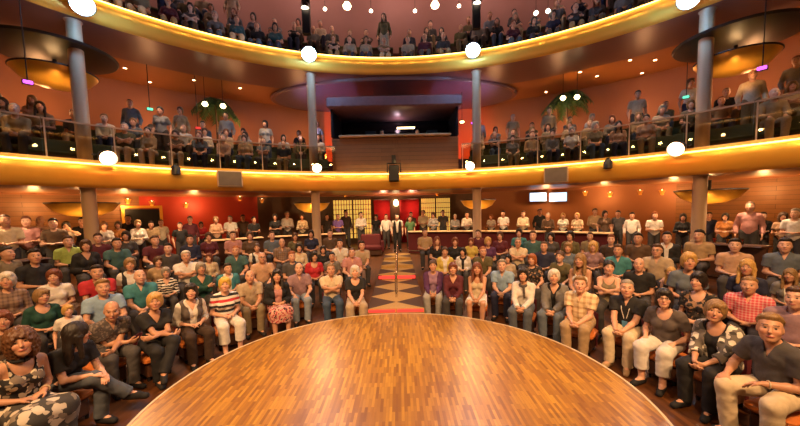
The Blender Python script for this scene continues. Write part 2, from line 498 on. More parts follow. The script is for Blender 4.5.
def body_mesh(J, res, fat=1.0, name='person'):
    v = Vol(*bounds(J), res)
    for p, k in torso_prims(J, fat): v.add(p, k)
    for p, k in limb_prims(J, fat=fat): v.add(p, k)
    for p, k in foot_prims(J): v.add(p, k)
    c, M, s = J['headc'], J['RH'], J['hs']
    v.add(cone(J['neck'] - V3(0, 0, .03), c + M @ V3(0, .025, -.05) * s, .054 if J['sex'] == 'm' else .045, .05 if J['sex'] == 'm' else .043), .03)
    hp, sub = head_prims(J)
    for p, k in hp: v.add(p, k)
    for p, k in sub: v.add(p, k, op='s')
    for sx in (-1, 1): v.add(ell(c + M @ (V3(sx * .032, -.079, .012) * s), (.0125 * s,) * 3), .003)
    fine = res < .0095
    for nm in 'lr':
        for p, k in hand_prims(J, nm, fine): v.add(p, k)
    pq = surface(v)
    return to_mesh(name, pq, (pq[0] - c) @ M / s)

SLEEVE = {'none': 0, 'cap': .28, 'short': .62, 'three': 1.45, 'long': 1.97}
def top_mesh(J, res, sleeve='short', neck='crew', fat=1.0, off=.017, hem=-.045, opening=0.0, strap=False, name='shirt'):
    v = Vol(*bounds(J), res)
    for p, k in torso_prims(J, fat): v.add(p, k, off)
    q = SLEEVE[sleeve]; k_ = .88 if J['sex'] == 'f' else 1.0
    tp, T = J['tp'], J['T']
    ax = T @ V3(0, 0, 1)
    for s, nm in ((1, 'l'), (-1, 'r')):
        S, E, W = J['S' + nm], J['E' + nm], J['W' + nm]
        if q == 0: continue
        o = off + (.012 if sleeve == 'short' else .003)
        if q <= 1: v.add(cone(S, S + (E - S) * q, .055 * k_ + o, .047 * k_ + o, True), .03)
        else:
            v.add(cone(S, E, .054 * k_ + o, .042 * k_ + o), .03)
            v.add(cone(E, E + (W - E) * (q - 1), .041 * k_ + o, (.041 - .011 * (q - 1)) * k_ + o, True), .015)
    v.ripple(.0035 if res < .01 else .003, 38, len(name))
    if not J['stand'] and not opening:                       # a seated hem stops on the lap
        v.add(cone(J['hipl'] + V3(0, -.2, .0), J['Kl'], .085, .058), .004, 0, 's'); v.add(cone(J['hipr'] + V3(0, -.2, .0), J['Kr'], .085, .058), .004, 0, 's')
    v.cut(tp(0, 0, hem), -ax)
    X, Y, Z = v.grid()
    R_ = T.T; px, py, pz = X - J['H'][0], Y - J['H'][1], Z - J['H'][2]
    lx = R_[0][0] * px + R_[0][1] * py + R_[0][2] * pz; ly = R_[1][0] * px + R_[1][1] * py + R_[1][2] * pz; lz = R_[2][0] * px + R_[2][1] * py + R_[2][2] * pz
    nr = {'crew': .066, 'scoop': .085, 'v': .062, 'collar': .062, 'wide': .105, 'tank': .085}[neck]
    hole = np.maximum(np.sqrt(lx ** 2 + (ly - .01) ** 2) - nr, .43 - lz)
    v.F = np.maximum(v.F, -hole.astype(np.float32))
    dp = {'crew': .03, 'scoop': .12, 'v': .15, 'collar': .10, 'wide': .10, 'tank': .14}[neck]
    if neck in ('v', 'collar'): w = (lz - (.50 - dp)) * (.55 if neck == 'v' else .35)
    else: w = np.sqrt(np.maximum(0, 1 - np.minimum(1, (.50 - lz) / dp) ** 2)) * nr * (1.1 if neck != 'crew' else 1)
    w = np.where(lz < .50 - dp, -1, w)
    hole = np.maximum(np.abs(lx) - w, ly + .0)
    v.F = np.maximum(v.F, -np.maximum(hole, -.05).astype(np.float32))
    if neck == 'tank': v.F = np.maximum(v.F, np.minimum(np.abs(lx) - .098, lz - .365).astype(np.float32))
    if strap: v.F = np.maximum(v.F, (lz - .365).astype(np.float32))
    if opening:
        v.F = np.maximum(v.F, np.where(ly < 0, (opening * (.55 + .9 * np.clip(lz, 0, .5)) - np.abs(lx)), -1).astype(np.float32))
    if neck == 'collar' and res < .012:
        # a turned-down collar round the neck
        for s in (-1, 1): v.add(cone(tp(s * .02, -.075, .435), tp(s * .058, .03, .51), .011, .016), .008)
        v.add(cone(tp(-.055, .045, .515), tp(.055, .045, .515), .014, .014), .008)
    pq = surface(v)
    return to_mesh(name, pq)

def bottom_mesh(J, res, style='long', fat=1.0, name='trousers'):
    v = Vol(*bounds(J), res)
    o = .013
    v.add(torso_prims(J, fat)[0][0], .03, o)
    ff = fat * .6 + .4
    for nm in 'lr':
        h, K, A = J['hip' + nm], J['K' + nm], J['A' + nm]
        if style == 'long':
            for q, k in limb_prims({**J}, ('leg',), fat)[(0 if nm == 'l' else 3):(2 if nm == 'l' else 5)]: v.add(q, k, o + .002)
            v.add(cone(h, K, .088 * ff, .068), .03, o); v.add(cone(K, K + (A - K) * .96, .064, .054, True), .02, o + .004)
        elif style == 'three':
            v.add(cone(h, K, .088 * ff, .076), .03, o); v.add(cone(K, K + (A - K) * .62, .068, .064, True), .02, o + .008)
        elif style == 'shorts':
            v.add(cone(h, h + (K - h) * .93, .088 * ff, .07, True), .03, o + .006)
        elif style == 'skirt':
            v.add(cone(h, K, .088 * ff, .064), .09, o); v.add(cone(K, K + (A - K) * .35, .062, .07, True), .10, o)
        elif style == 'longskirt':
            v.add(cone(h, K, .09 * ff, .066), .12, o); v.add(cone(K, K + (A - K) * .85, .066, .085, True), .14, o)
    if 'skirt' in style:                                     # cloth spans the gap between the legs
        mid = lambda k: (J[k + 'l'] + J[k + 'r']) / 2
        Km, Am = mid('K'), mid('A')
        v.add(cone(J['H'] + V3(0, -.05, 0), Km, .085, .062), .12, o)
        v.add(cone(Km, Km + (Am - Km) * (.35 if style == 'skirt' else .85), .062, .08, True), .12, o)
    v.ripple(.0035, 33, 1.3)
    X, Y, Z = v.grid(); p, n = J['tp'](0, 0, .10), J['T'] @ V3(0, 0, 1)
    pl = (X - p[0]) * n[0] + (Y - p[1]) * n[1] + (Z - p[2]) * n[2]
    v.F = np.maximum(v.F, np.where(Y > J['H'][1] - .17, pl, -1).astype(np.float32))
    return to_mesh(name, surface(v))

def shoe_mesh(J, res, nm, name='shoe'):
    A, t = J['A' + nm], J['toe' + nm]
    lo = np.minimum(A, t) - .12; hi = np.maximum(A, t) + .12
    v = Vol(lo, hi, res)
    for p, k in foot_prims(J, .009)[(0 if nm == 'l' else 2):(2 if nm == 'l' else 4)]: v.add(p, k)
    d = nrm(t - A)
    v.cut(A + V3(0, 0, -.005), V3(0, 0, 1) if abs(d[2]) < .75 else V3(0, .7, .7)); v.cut(V3(0, 0, .002), V3(0, 0, -1))
    return to_mesh(name, surface(v))

HAIR = {}
def hair_mesh(style, res=.008):
    """built about the head's own centre"""
    if (style, res) in HAIR: return HAIR[style, res]
    v = Vol((-.2, -.2, -.42), (.2, .24, .2), res)
    X, Y, Z = v.grid(); f32 = np.float32
    sk = ell((0, .014, .034), (.079, .097, .098))
    keep = lambda d: setattr(v, 'F', np.maximum(v.F, d.astype(f32)))
    face = lambda w=.060, z=-.02, h=.088, y=-.12, dy=.085: v.add(ell((0, y, z), (w, dy, h)), .012, 0, 's')
    if style in ('short', 'balding', 'crop'):
        fn, lo_, hi_ = sk; d = fn(X, Y, Z)
        line = Z - .020 + .62 * Y - .30 * np.abs(X)                 # above this the hair grows
        if style == 'balding': line = np.minimum(line, np.maximum(.052 - Z, -.2)); line = np.minimum(line, np.abs(X) * .5 + Y - .012)
        grow = np.clip(line / .042, 0, 1); grow = grow * grow * (3 - 2 * grow)
        th = .020 if style == 'short' else .012
        if style == 'short': th = th + .014 * np.exp(-((X - .02) ** 2 / .003 + (Y + .05) ** 2 / .0025 + (Z - .115) ** 2 / .002))
        v.F = (d - (th + .006) * grow + .006).astype(f32)
    elif style == 'bob':
        v.add(sk, .02, .022); v.add(ell((0, .03, -.04), (.102, .092, .10)), .04); v.add(ell((0, -.075, .088), (.065, .035, .026)), .03); face(z=-.035); keep(-(Z + .125) + 0 * X + 0 * Y)
        v.add(cone((0, -.05, -.02), (0, .02, -.2), .05, .055), .01, 0, 's')
    elif style == 'shortf':
        v.add(sk, .02, .024); v.add(ell((0, .04, -.02), (.092, .08, .085)), .04); v.add(ell((.02, -.072, .088), (.06, .036, .028)), .03); face(z=-.03); keep(-(Z + .075 + .3 * Y) + 0 * X)
        v.add(cone((0, -.05, -.03), (0, .03, -.2), .05, .06), .01, 0, 's')
    elif style == 'curly':
        v.add(sk, .02, .035); v.add(ell((0, .04, -.055), (.116, .09, .125)), .05); face(w=.063, z=-.035); v.add(cone((0, -.06, -.04), (0, .0, -.25), .05, .06), .01, 0, 's')
        v.F = v.F + (.010 * np.sin(X * 110) * np.sin(Y * 105 + 1) * np.sin(Z * 100)).astype(f32)
    elif style in ('long', 'longfringe'):
        v.add(sk, .02, .02); v.add(ell((0, .065, -.14), (.10, .05, .22)), .05)
        for s in (-1, 1): v.add(cone((s * .085, .0, -.02), (s * .092, -.035, -.25), .03, .024), .04)
        if style == 'longfringe': v.add(ell((0, -.078, .082), (.064, .03, .03)), .02)
        face(w=.056, z=-.035, h=.095)
        v.add(cone((0, -.03, -.06), (0, .005, -.4), .052, .062), .01, 0, 's')
    elif style == 'tied':
        v.add(sk, .02, .016); keep(-(Z - .0 + .75 * Y) + 0 * X); v.add(ell((0, .13, .02), (.035, .04, .04)), .02)
    if style != 'curly': v.F = v.F + (.003 * np.sin(X * 160 + 3 * np.sin(Z * 30)) * np.cos(Y * 90)).astype(f32)
    me = to_mesh('hair_' + style, surface(v)); HAIR[style, res] = me
    return me
# ------------------------------------------------------------------ materials of the hall
def parquet(name, c1, c2, c3, rough, lx=.42, ly=.055, coat=.0):
    m, nt, b = new_mat(name)
    v = tex_obj(nt)
    mp = N(nt, 'ShaderNodeMapping'); mp.inputs['Rotation'].default_value = (0, 0, R(90)); L(nt, v, mp.inputs[0])
    br = N(nt, 'ShaderNodeTexBrick', offset=.37, squash=1.0)
    br.inputs['Scale'].default_value = 1; br.inputs['Brick Width'].default_value = lx; br.inputs['Row Height'].default_value = ly
    br.inputs['Mortar Size'].default_value = .0012; br.inputs['Bias'].default_value = 0
    br.inputs['Color1'].default_value = (0, 0, 0, 1); br.inputs['Color2'].default_value = (1, 1, 1, 1); br.inputs['Mortar'].default_value = (.25, .25, .25, 1)
    L(nt, mp.outputs[0], br.inputs['Vector'])
    cr = N(nt, 'ShaderNodeValToRGB'); e = cr.color_ramp.elements
    e[0].position = 0; e[0].color = (*c1, 1); e[1].position = 1; e[1].color = (*c3, 1); k = e.new(.5); k.color = (*c2, 1)
    L(nt, br.outputs['Color'], cr.inputs[0])
    mg = N(nt, 'ShaderNodeMapping'); mg.inputs['Scale'].default_value = (60, 2.5, 1); L(nt, v, mg.inputs[0])
    g = noise(nt, 1, mg.outputs[0], 4)
    c = mix_(nt, math_(nt, 'MULTIPLY', g, .55), cr.outputs[0], (.12, .035, .006))
    # larger panels differ a little in tone
    ch = N(nt, 'ShaderNodeTexBrick', offset=.5); ch.inputs['Scale'].default_value = 1; ch.inputs['Brick Width'].default_value = 1.25; ch.inputs['Row Height'].default_value = .42
    ch.inputs['Mortar Size'].default_value = 0; ch.inputs['Color1'].default_value = (.84, .82, .78, 1); ch.inputs['Color2'].default_value = (1, 1, 1, 1)
    L(nt, mp.outputs[0], ch.inputs['Vector'])
    c = mix_(nt, 1.0, c, ch.outputs['Color'], 'MULTIPLY')
    L(nt, c, b.inputs['Base Color']); b.inputs['Roughness'].default_value = rough
    b.inputs['Coat Weight'].default_value = coat; b.inputs['Coat Roughness'].default_value = .25
    bump(nt, b, br.outputs['Fac'], -.15, .002)
    return m

def carpet_diamond(name, ca, cb, px, py):
    m, nt, b = new_mat(name)
    v = tex_obj(nt); sp = N(nt, 'ShaderNodeSeparateXYZ'); L(nt, v, sp.inputs[0])
    tri = lambda u, p: math_(nt, 'ABSOLUTE', math_(nt, 'SUBTRACT', math_(nt, 'FRACT', math_(nt, 'ADD', math_(nt, 'DIVIDE', u, p), 40.5)), .5))
    f = math_(nt, 'GREATER_THAN', math_(nt, 'ADD', tri(sp.outputs[0], px), tri(sp.outputs[1], py)), .5)
    n = noise(nt, 30, v)
    c = mix_(nt, f, ca, cb); c = mix_(nt, math_(nt, 'MULTIPLY', n, .5), c, (.05, .02, .008))
    L(nt, c, b.inputs['Base Color']); b.inputs['Roughness'].default_value = .85
    return m

def panels(name, c1, c2, w, h, rough=.5, mort=(.02, .008, .003), ms=.004):
    m, nt, b = new_mat(name)
    g = N(nt, 'ShaderNodeUVMap'); v = tex_obj(nt); sp = N(nt, 'ShaderNodeSeparateXYZ'); L(nt, v, sp.inputs[0])
    an = math_(nt, 'MULTIPLY', math_(nt, 'ARCTAN2', sp.outputs[0], sp.outputs[1]), 14.0)
    cb = N(nt, 'ShaderNodeCombineXYZ'); L(nt, an, cb.inputs[0]); L(nt, sp.outputs[2], cb.inputs[1])
    br = N(nt, 'ShaderNodeTexBrick', offset=.5); br.inputs['Scale'].default_value = 1; br.inputs['Brick Width'].default_value = w; br.inputs['Row Height'].default_value = h
    br.inputs['Mortar Size'].default_value = ms; br.inputs['Color1'].default_value = (*c1, 1); br.inputs['Color2'].default_value = (*c2, 1); br.inputs['Mortar'].default_value = (*mort, 1)
    L(nt, cb.outputs[0], br.inputs['Vector'])
    n = noise(nt, 5, v)
    c = mix_(nt, math_(nt, 'MULTIPLY', n, .3), br.outputs['Color'], tuple(k * .5 for k in c1))
    L(nt, c, b.inputs['Base Color']); b.inputs['Roughness'].default_value = rough
    return m

M = {
    'skin': skin_mat(), 'cloth': col_mat('cloth'), 'hair': hair_mat(), 'leather': col_mat('leather', .4, 40, .15),
    'stage': parquet('stage_parquet', (.22, .085, .006), (.37, .165, .011), (.54, .275, .022), .34, .27, .036, coat=.10),
    'hallwood': parquet('dark_strip_floor', (.05, .018, .006), (.10, .036, .010), (.15, .055, .014), .45, .7, .07),
    'carpet': carpet_diamond('patterned_carpet', (.52, .31, .09), (.06, .025, .012), 1.36, 1.1),
    'ivory': plain('ivory_trim', (.55, .42, .26), .5),
    'gold': plain('gold_paint', (.86, .44, .06), .34, .40, .08, 2),
    'gold_dish': plain('brushed_gold', (.80, .45, .06), .34, .45, .1, 4),
    'mauve': plain('mauve_soffit', (.19, .085, .070), .36, 0, .12, 1.2),
    'amber': plain('amber_soffit', (.38, .145, .048), .5, 0, .15, .8),
    'brownwall': plain('brown_plaster', (.36, .14, .055), .65, 0, .15, .8),
    'redwall': plain('red_wall', (.50, .045, .02), .5, 0, .15, 1),
    'wood': panels('wood_panelling', (.26, .11, .035), (.34, .15, .05), 3.0, .16),
    'barwall': plain('dark_bar_wall', (.10, .05, .025), .4, 0, .3, 3),
    'goldpanel': panels('lattice_panel', (.62, .36, .07), (.70, .42, .09), .16, .22, .4, (.12, .05, .01), .012),
    'black': plain('black_metal', (.012, .011, .012), .4, .2),
    'darkglaze': plain('dark_glazing', (.006, .006, .010), .12),
    'chrome': plain('chrome', (.75, .72, .68), .18, 1.0, .05),
    'column': plain('column_paint', (.50, .34, .21), .4, .1, .1, 2),
    'darkwood': plain('dark_wood', (.07, .028, .014), .4, 0, .25, 5),
    'maroon': plain('maroon_upholstery', (.10, .008, .012), .8, 0, .2, 8),
    'orangeseat': plain('orange_upholstery', (.50, .14, .02), .8, 0, .35, 9),
    'curtain': plain('red_curtain', (.42, .010, .012), .7, 0, .2, 5),
    'ledred': emit('red_strip_light', (1, .06, .05), .75),
    'ledgold': emit('warm_strip_light', (1, .58, .16), 5.0),
    'lensblue': emit('cold_spot_lens', (.55, .82, 1), 80),
    'lensamber': emit('amber_spot_lens', (1, .60, .30), 30),
    'lenswarm': emit('warm_lamp_glow', (1, .72, .34), 14),
    'litgold': emit('backlit_gold', (1, .55, .10), .8),
    'dot': emit('downlight_glow', (1, .80, .55), 6),
    'lensgreen': emit('green_sign_glow', (.15, .9, .55), 1.2),
    'lensmagenta': emit('magenta_lamp_glow', (.75, .12, 1), 2),
    'screen': emit('blue_screen', (.45, .68, 1), 1.8),
    'glass': glass_mat('rail_glass', (.86, .80, .70)),
    'leaf': plain('palm_leaf', (.05, .11, .03), .5, 0, .4, 8),
    'trunk': plain('palm_trunk', (.12, .07, .035), .8, 0, .3, 12),
    'terracotta': plain('terracotta', (.35, .14, .06), .7),
    'marble': plain('pale_counter_top', (.62, .42, .24), .3, 0, .15, 4),
    'deck': plain('balcony_carpet', (.10, .03, .025), .9, 0, .3, 10),
    'green': plain('olive_upholstery', (.055, .065, .025), .8, 0, .2, 6),
    'ceil': plain('ceiling_plaster', (.20, .10, .075), .7, 0, .12, .6),
}
# ------------------------------------------------------------------ floor
DC = Vector((-.10, 4.15)); FZ, DECK = -.44, .50                                        # floor before the stage, floor at the back
R_ST = 3.06                       # the round stage
BC = (0.0, 2.45)                                             # centre of the balconies
A_ = R(112)
def zfloor(x, y):
    r = math.hypot(x - DC.x, y - DC.y)
    return FZ + max(0.0, min(1.0, (r - 4.9) / 5.9)) * (DECK - FZ)
mb = MB()
prof = [(2.6, FZ - .005), (4.9, FZ), (7.0, FZ + (DECK - FZ) * 2.1 / 5.9), (9, FZ + (DECK - FZ) * 4.1 / 5.9), (10.8, DECK), (19, DECK)]
mb.arc([(r, z) for r, z in prof], R(-180), R(180), 96, DC)
fl = mb.build('floor', M['hallwood']); tag(fl, kind='structure')
st = empty('round_stage', (DC.x, DC.y, FZ)); tag(st, 'round glossy orange parquet stage with a pale rim in front of the audience', 'stage')
MB().lathe([(R_ST - .025, 0), (R_ST - .025, -FZ)], n=128).build('stage_floor', M['stage'], st)
MB().lathe([(R_ST - .024, -FZ - .004), (R_ST - .024, -FZ + .0045), (R_ST + .006, -FZ + .0045), (R_ST + .006, .0), (R_ST - .024, .0)], n=128, cap=False).build('rim', M['ivory'], st)
# aisle: carpeted steps up the middle
AX = -.13
al = empty('aisle_steps', (AX, 7.4, -.3)); tag(al, 'carpeted steps with red lit risers climbing the centre aisle', 'steps')
treads = [(7.4, 10.55, .05), (10.55, 11.8, .20), (11.8, 13.0, .31), (13.0, 14.3, .42)]
for i, (y0, y1, z) in enumerate(treads):
    hw = .66 - .04 * i
    tr = MB().box((0, (y0 + y1) / 2 - 7.4, z / 2 + .08), (hw * 2, y1 - y0 - .004, z + .44)).build('tread', M['carpet'], al)
    if i < 2:
        for s in (-1, 1):
            MB().box((s * hw * .5, y0 - 7.4 - .012, z + .3 - .085 + (.02 if i else .04)), (hw * .93, .02, .10 if i else .06)).build('step_light', M['ledred'], tr)
rl = empty('aisle_handrail', (AX, 8.35, .03)); tag(rl, 'slim chrome handrail standing along the middle of the centre aisle steps', 'handrail')
for (y, zb) in ((8.4, .05), (11.0, .20), (13.6, .42)):
    MB().tube([(0, y - 8.35, zb - .029), (0, y - 8.35, zb + .62)], .034, 12).build('post', M['chrome'], rl)
MB().tube([(0, .05, .63), (0, 2.65, .78), (0, 5.25, 1.00)], .022, 10).build('rail', M['chrome'], rl)

# ------------------------------------------------------------------ balconies
def balcony(name, z0, fascia, soffit_z, soffit_split, back_r, tiers, mats):
    b = empty(name, (*BC, 0)); tag(b, kind='structure')
    MB().arc(fascia, -A_, A_, 120).build('fascia', mats[0], b, angle=60)
    r0 = fascia[-1][0]
    MB().arc([(r0, soffit_z), (soffit_split, soffit_z)], -A_, A_, 120).build('soffit_rim', mats[1], b)
    MB().arc([(soffit_split, soffit_z), (soffit_split + .02, soffit_z + .06), (back_r, soffit_z + .06)], -A_, A_, 120).build('soffit', mats[2], b)
    p = [(fascia[0][0], fascia[0][1])]
    for i, (r, z) in enumerate(tiers):
        p += [(r, p[-1][1]), (r, z)]
    p += [(back_r, p[-1][1])]
    MB().arc(p, -A_, A_, 120).build('deck', M['deck'], b, smooth=False)
    return b
def roll(r, zt, zb, bulge, n=9):
    pts = [(r + .10, zt)]
    for i in range(n + 1):
        t = i / n; pts.append((r - bulge * math.sin(math.pi * (t * .86 + .07)), zt - (zt - zb) * t))
    return pts + [(r + .10, zb - .02)]
TL = [(11.35, 3.82), (12.45, 4.25), (13.55, 4.68)]
balcony('balcony_lower', 3.9, roll(11.0, 3.92, 3.17, .16), 3.15, 12.2, 16.2, TL, (M['gold'], M['mauve'], M['amber']))
TU = [(11.30, 8.10), (12.15, 8.80), (13.0, 9.50)]
balcony('balcony_upper', 8.3, roll(11.0, 8.36, 7.80, .16), 7.78, 13.3, 16.2, TU, (M['gold'], M['mauve'], M['amber']))
def led(z, r, lab):
    t = empty('cove_light', (*BC, 0)); tag(t, lab, 'light strip')
    pts = [(r * math.sin(a), r * math.cos(a), z) for a in [(-A_ + 2 * A_ * i / 110) for i in range(111)]]
    MB().tube(pts, .022, 8).build('light_strip', M['ledgold'], t)
    MB().arc([(r + .03, z - .03), (r + .03, z + .03), (r + .15, z + .03), (r + .15, z - .03)], -A_, A_, 110, closed=True).build('channel', M['gold'], t)
led(8.37, 10.92, 'glowing warm light strip along the top of the upper balcony front')
led(3.80, 10.87, 'glowing warm light strip along the front of the lower balcony')

# walls at the back, storey by storey
def wall(name, r, z0, z1, a0, a1, mat, n=60):
    return tag(MB().arc([(r, z0), (r, z1), (r + .12, z1), (r + .12, z0)], a0, a1, n, BC, closed=True).build(name, mat), kind='structure')
wall('wall_back_red', 16.0, .45, 3.15, R(-44), R(-27), M['redwall'])
wall('wall_back_dark', 16.0, .45, 3.15, R(-27), R(16), M['barwall'])
wall('wall_back_brown', 16.0, .45, 3.15, R(16), R(46), M['brownwall'])
wall('wall_left', 16.0, .45, 3.15, -A_, R(-44), M['wood'])
wall('wall_right', 16.0, .45, 3.15, R(46), A_, M['wood'])
wall('wall_balcony', 15.9, 3.15, 7.85, -A_, A_, M['brownwall'], 90)
wall('wall_top', 14.6, 7.85, 14.2, -A_, A_, plain('mauve_plaster', (.25, .125, .10), .7, 0, .15, .8), 90)
ce = MB().arc([(0.01, 14.2), (14.75, 14.2)], R(-180), R(180), 72, BC).build('ceiling', M['ceil']); tag(ce, kind='structure')

def onarc(px, py, r, c=BC):
    """the point on the line of sight through (px, py) that stands r from the centre of the balconies"""
    d = ray(px, py); a = d.x * d.x + d.y * d.y; b = -2 * (d.x * c[0] + d.y * c[1]); k = c[0] ** 2 + c[1] ** 2 - r * r
    t = (-b + math.sqrt(b * b - 4 * a * k)) / (2 * a)
    return CAM_P + d * t
def ang(p): return math.atan2(p.x - BC[0], p.y - BC[1])

# columns
ci = 0
cols = []
for px in (90, 316, 477, 699):
    p = onarc(px, 212, 11.40); cols.append(p)
    for nm, z0, z1 in (('column', .42 if px in (316, 477) else .05, 3.16), ('column', 3.80, 7.79)):
        o = MB().lathe([(.20, 0), (.17, .06), (.17, z1 - z0 - .06), (.21, z1 - z0)], (0, 0, 0), 28).build(nm, M['column']); o.location = (p.x, p.y, z0); tag(o, kind='structure')

# glass railing of the lower balcony, bay by bay
WORD = ['first', 'second', 'third', 'fourth', 'fifth', 'sixth', 'seventh', 'eighth', 'ninth', 'tenth', 'eleventh', 'twelfth', 'thirteenth', 'fourteenth', 'fifteenth', 'sixteenth', 'seventeenth', 'eighteenth', 'nineteenth', 'twentieth', 'twenty-first', 'twenty-second', 'twenty-third', 'twenty-fourth', 'twenty-fifth', 'twenty-sixth', 'twenty-seventh', 'twenty-eighth', 'twenty-ninth', 'thirtieth']
for s in (-1, 1):
    for k in range(7):
        a0 = s * (R(13.2) + k * R(7.2)); a1 = a0 + s * R(7.1)
        lo, hi = min(a0, a1), max(a0, a1)
        t = empty('glass_railing', (*BC, 3.92)); tag(t, f'clear glass railing of the lower balcony, {WORD[k]} bay {"left" if s < 0 else "right"} of the booth', 'railing', 'glass railing of the lower balcony')
        MB().arc([(11.09, .03), (11.09, .98), (11.105, .98), (11.105, .03)], lo, hi, 12, closed=True).build('glass_pane', M['glass'], t)
        MB().arc([(11.07, .98), (11.07, 1.02), (11.125, 1.02), (11.125, .98)], lo, hi, 12, closed=True).build('top_rail', M['column'], t)
        for a in (lo + R(.25),):
            MB().box((11.1 * math.sin(a), 11.1 * math.cos(a), .49), (.03, .04, .98), rz=-a).build('post', M['column'], t)

# ------------------------------------------------------------------ control booth and canopy
cb = empty('control_booth', (-.12, 13.45, 3.9)); tag(cb, 'wide dark control booth with a lit ledge in the centre of the lower balcony', 'control booth')
W2 = 2.62
p = MB(); p.box((0, .10, .68), (2 * W2 - .4, .12, 1.40)); p.box((-W2 + .12, .5, .68), (.16, .9, 1.40), bev=.01); p.box((W2 - .12, .5, .68), (.16, .9, 1.40)); p.build('front_panel', M['wood'], cb, smooth=False)
MB().box((.0, .08, 1.46), (4.55, .34, .085), bev=.02).build('ledge', M['marble'], cb)
MB().box((0, 2.35, 1.9), (2 * W2, .08, 1.6)).build('rear_wall', M['darkglaze'], cb)
for s in (-1, 1): MB().box((s * (W2 - .04), 1.25, 2.05), (.08, 2.1, 1.15)).build('side_wall', M['black'], cb)
MB().box((0, 1.2, 2.82), (2 * W2 + .25, 2.5, .42), bev=.05).build('roof', plain('booth_roof', (.20, .10, .11), .45), cb)
MB().box((0, .7, 1.30), (2 * W2 - .3, 1.0, .06)).build('worktop', M['black'], cb)
t = empty('lighting_console', (.35, 13.86, 5.23)); tag(t, 'lighting console with a glowing strip on the control booth worktop', 'console')
MB().box((0, .2, .115), (1.1, .55, .12), rx=R(8)).build('desk', M['black'], t); MB().box((0, .42, .62), (.75, .03, .06)).build('lit_strip', M['lenswarm'], t)
MB().tube([(-.3, .42, .1), (-.3, .42, .6)], .012).build('post', M['black'], t); MB().tube([(.3, .42, .1), (.3, .42, .6)], .012).build('post', M['black'], t)
for k, (x, lab) in enumerate(((-1.15, 'small monitor at the left end of the control booth worktop'), (1.45, 'small monitor at the right end of the control booth worktop'))):
    t = empty('monitor', (x, 14.0, 5.23)); tag(t, lab, 'monitor', 'monitors in the control booth')
    MB().box((0, 0, .03), (.24, .18, .02)).build('base', M['black'], t); MB().tube([(0, .03, .03), (0, .03, .16)], .015).build('stand', M['black'], t)
    MB().box((0, .04, .30), (.46, .04, .30), bev=.01).build('casing', M['black'], t); MB().box((0, .066, .30), (.42, .004, .26)).build('screen', M['screen'], t.children[-1])
cn = empty('ceiling_canopy', (-.15, 16.2 - .05, 7.70)); tag(cn, 'large dark oval canopy with a pale rim under the upper balcony', 'canopy')
prof = [(.0, .06), (.80, .06), (.90, .02), (.965, -.02)]
c1 = MB().lathe([(r * 5.9, z) for r, z in prof], n=72, sy=.42); c1.build('underside', plain('dark_canopy', (.11, .072, .11), .35), cn)
MB().lathe([(5.9 * .965, -.02), (5.9 * .985, -.05), (5.9, .0), (5.9, .08)], n=96, sy=.42, cap=False).build('rim', M['mauve'], cn)

# ------------------------------------------------------------------ bowls round the columns
def dish(px, py, r, rad, lab, top, zdrop, n_group):
    p = onarc(px, py, r); t = empty('bowl_lamp', p); tag(t, lab, 'lamp', n_group)
    s = rad
    bw = MB().lathe([(.02, -.34), (s * .45, -.30), (s * .80, -.16), (s, .06), (s * .985, .08), (s * .79, -.13), (s * .45, -.26), (.02, -.30)], n=44).build('bowl', M['gold_dish'], t)
    MB().lathe([(s * .98, .06), (s * 1.02, .07), (s * 1.02, .10), (s * .98, .10)], n=44, cap=False).build('rim', M['black'], t)
    MB().tube([(0, 0, -.29), (0, 0, zdrop)], .05, 12).build('stem', M['black'], t)
    MB().lathe([(.0, -.12), (.10, -.12), (.13, -.02), (.0, .03)], n=20).build('bulb', M['lenswarm'], bw)
    if top: MB().lathe([(.02, .46), (top * .6, .50), (top * .97, .60), (top, .66), (.02, .70)], n=44).build('reflector', M['black'], t)
    return p
BOWL = []
BOWL.append(dish(56, 76, 12.35, .92, 'gold bowl lamp under a black disc above the left side of the lower balcony', 1.45, .95, 'bowl lamps above the lower balcony'))
BOWL.append(dish(735, 62, 12.35, .92, 'gold bowl lamp under a black disc above the right side of the lower balcony', 1.45, .95, 'bowl lamps above the lower balcony'))
for px, py, rad, lab in ((84, 206, .85, 'gold bowl lamp behind the leftmost column under the lower balcony'), (312, 205, .75, 'gold bowl lamp behind the second column from the left under the lower balcony'),
                         (478, 202, .75, 'gold bowl lamp behind the third column from the left under the lower balcony'), (709, 193, .85, 'gold bowl lamp behind the rightmost column under the lower balcony')):
    BOWL.append(dish(px, py, 12.5, rad, lab, 0, .40, 'bowl lamps under the lower balcony'))

# ------------------------------------------------------------------ stage lamps on the balcony fronts
LAMPS = []
def lamp(px, py, r, rad, mat, lab, grp):
    p = onarc(px, py, r); t = empty('stage_lamp', p); tag(t, lab, 'stage lamp', grp)
    d = (Vector((DC.x, DC.y, .8)) - p).normalized(); q = d.to_track_quat('-Z', 'Y'); t.rotation_mode = 'QUATERNION'; t.rotation_quaternion = q
    MB().lathe([(rad * .55, .42), (rad * .62, .30), (rad * .98, .10), (rad * 1.05, -.06), (rad * .98, -.06), (rad * .95, .05)], n=28).build('housing', M['black'], t); hs = t.children[0]
    MB().lathe([(.0, .0), (rad * .6, -.008), (rad * .95, .04)], n=28).build('lens', mat, hs)
    MB().tube([(-rad * 1.2, 0, .12), (-rad * 1.2, 0, .34), (0, .0, .50), (rad * 1.2, 0, .34), (rad * 1.2, 0, .12)], .018).build('yoke', M['black'], t)
    LAMPS.append((p, d))
lamp(309, 54, 10.42, .26, M['lensblue'], 'dazzling blue-white stage lamp on the upper balcony front, left of centre', 'cold stage lamps')
lamp(473, 50, 10.42, .26, M['lensblue'], 'dazzling blue-white stage lamp on the upper balcony front, right of centre', 'cold stage lamps')
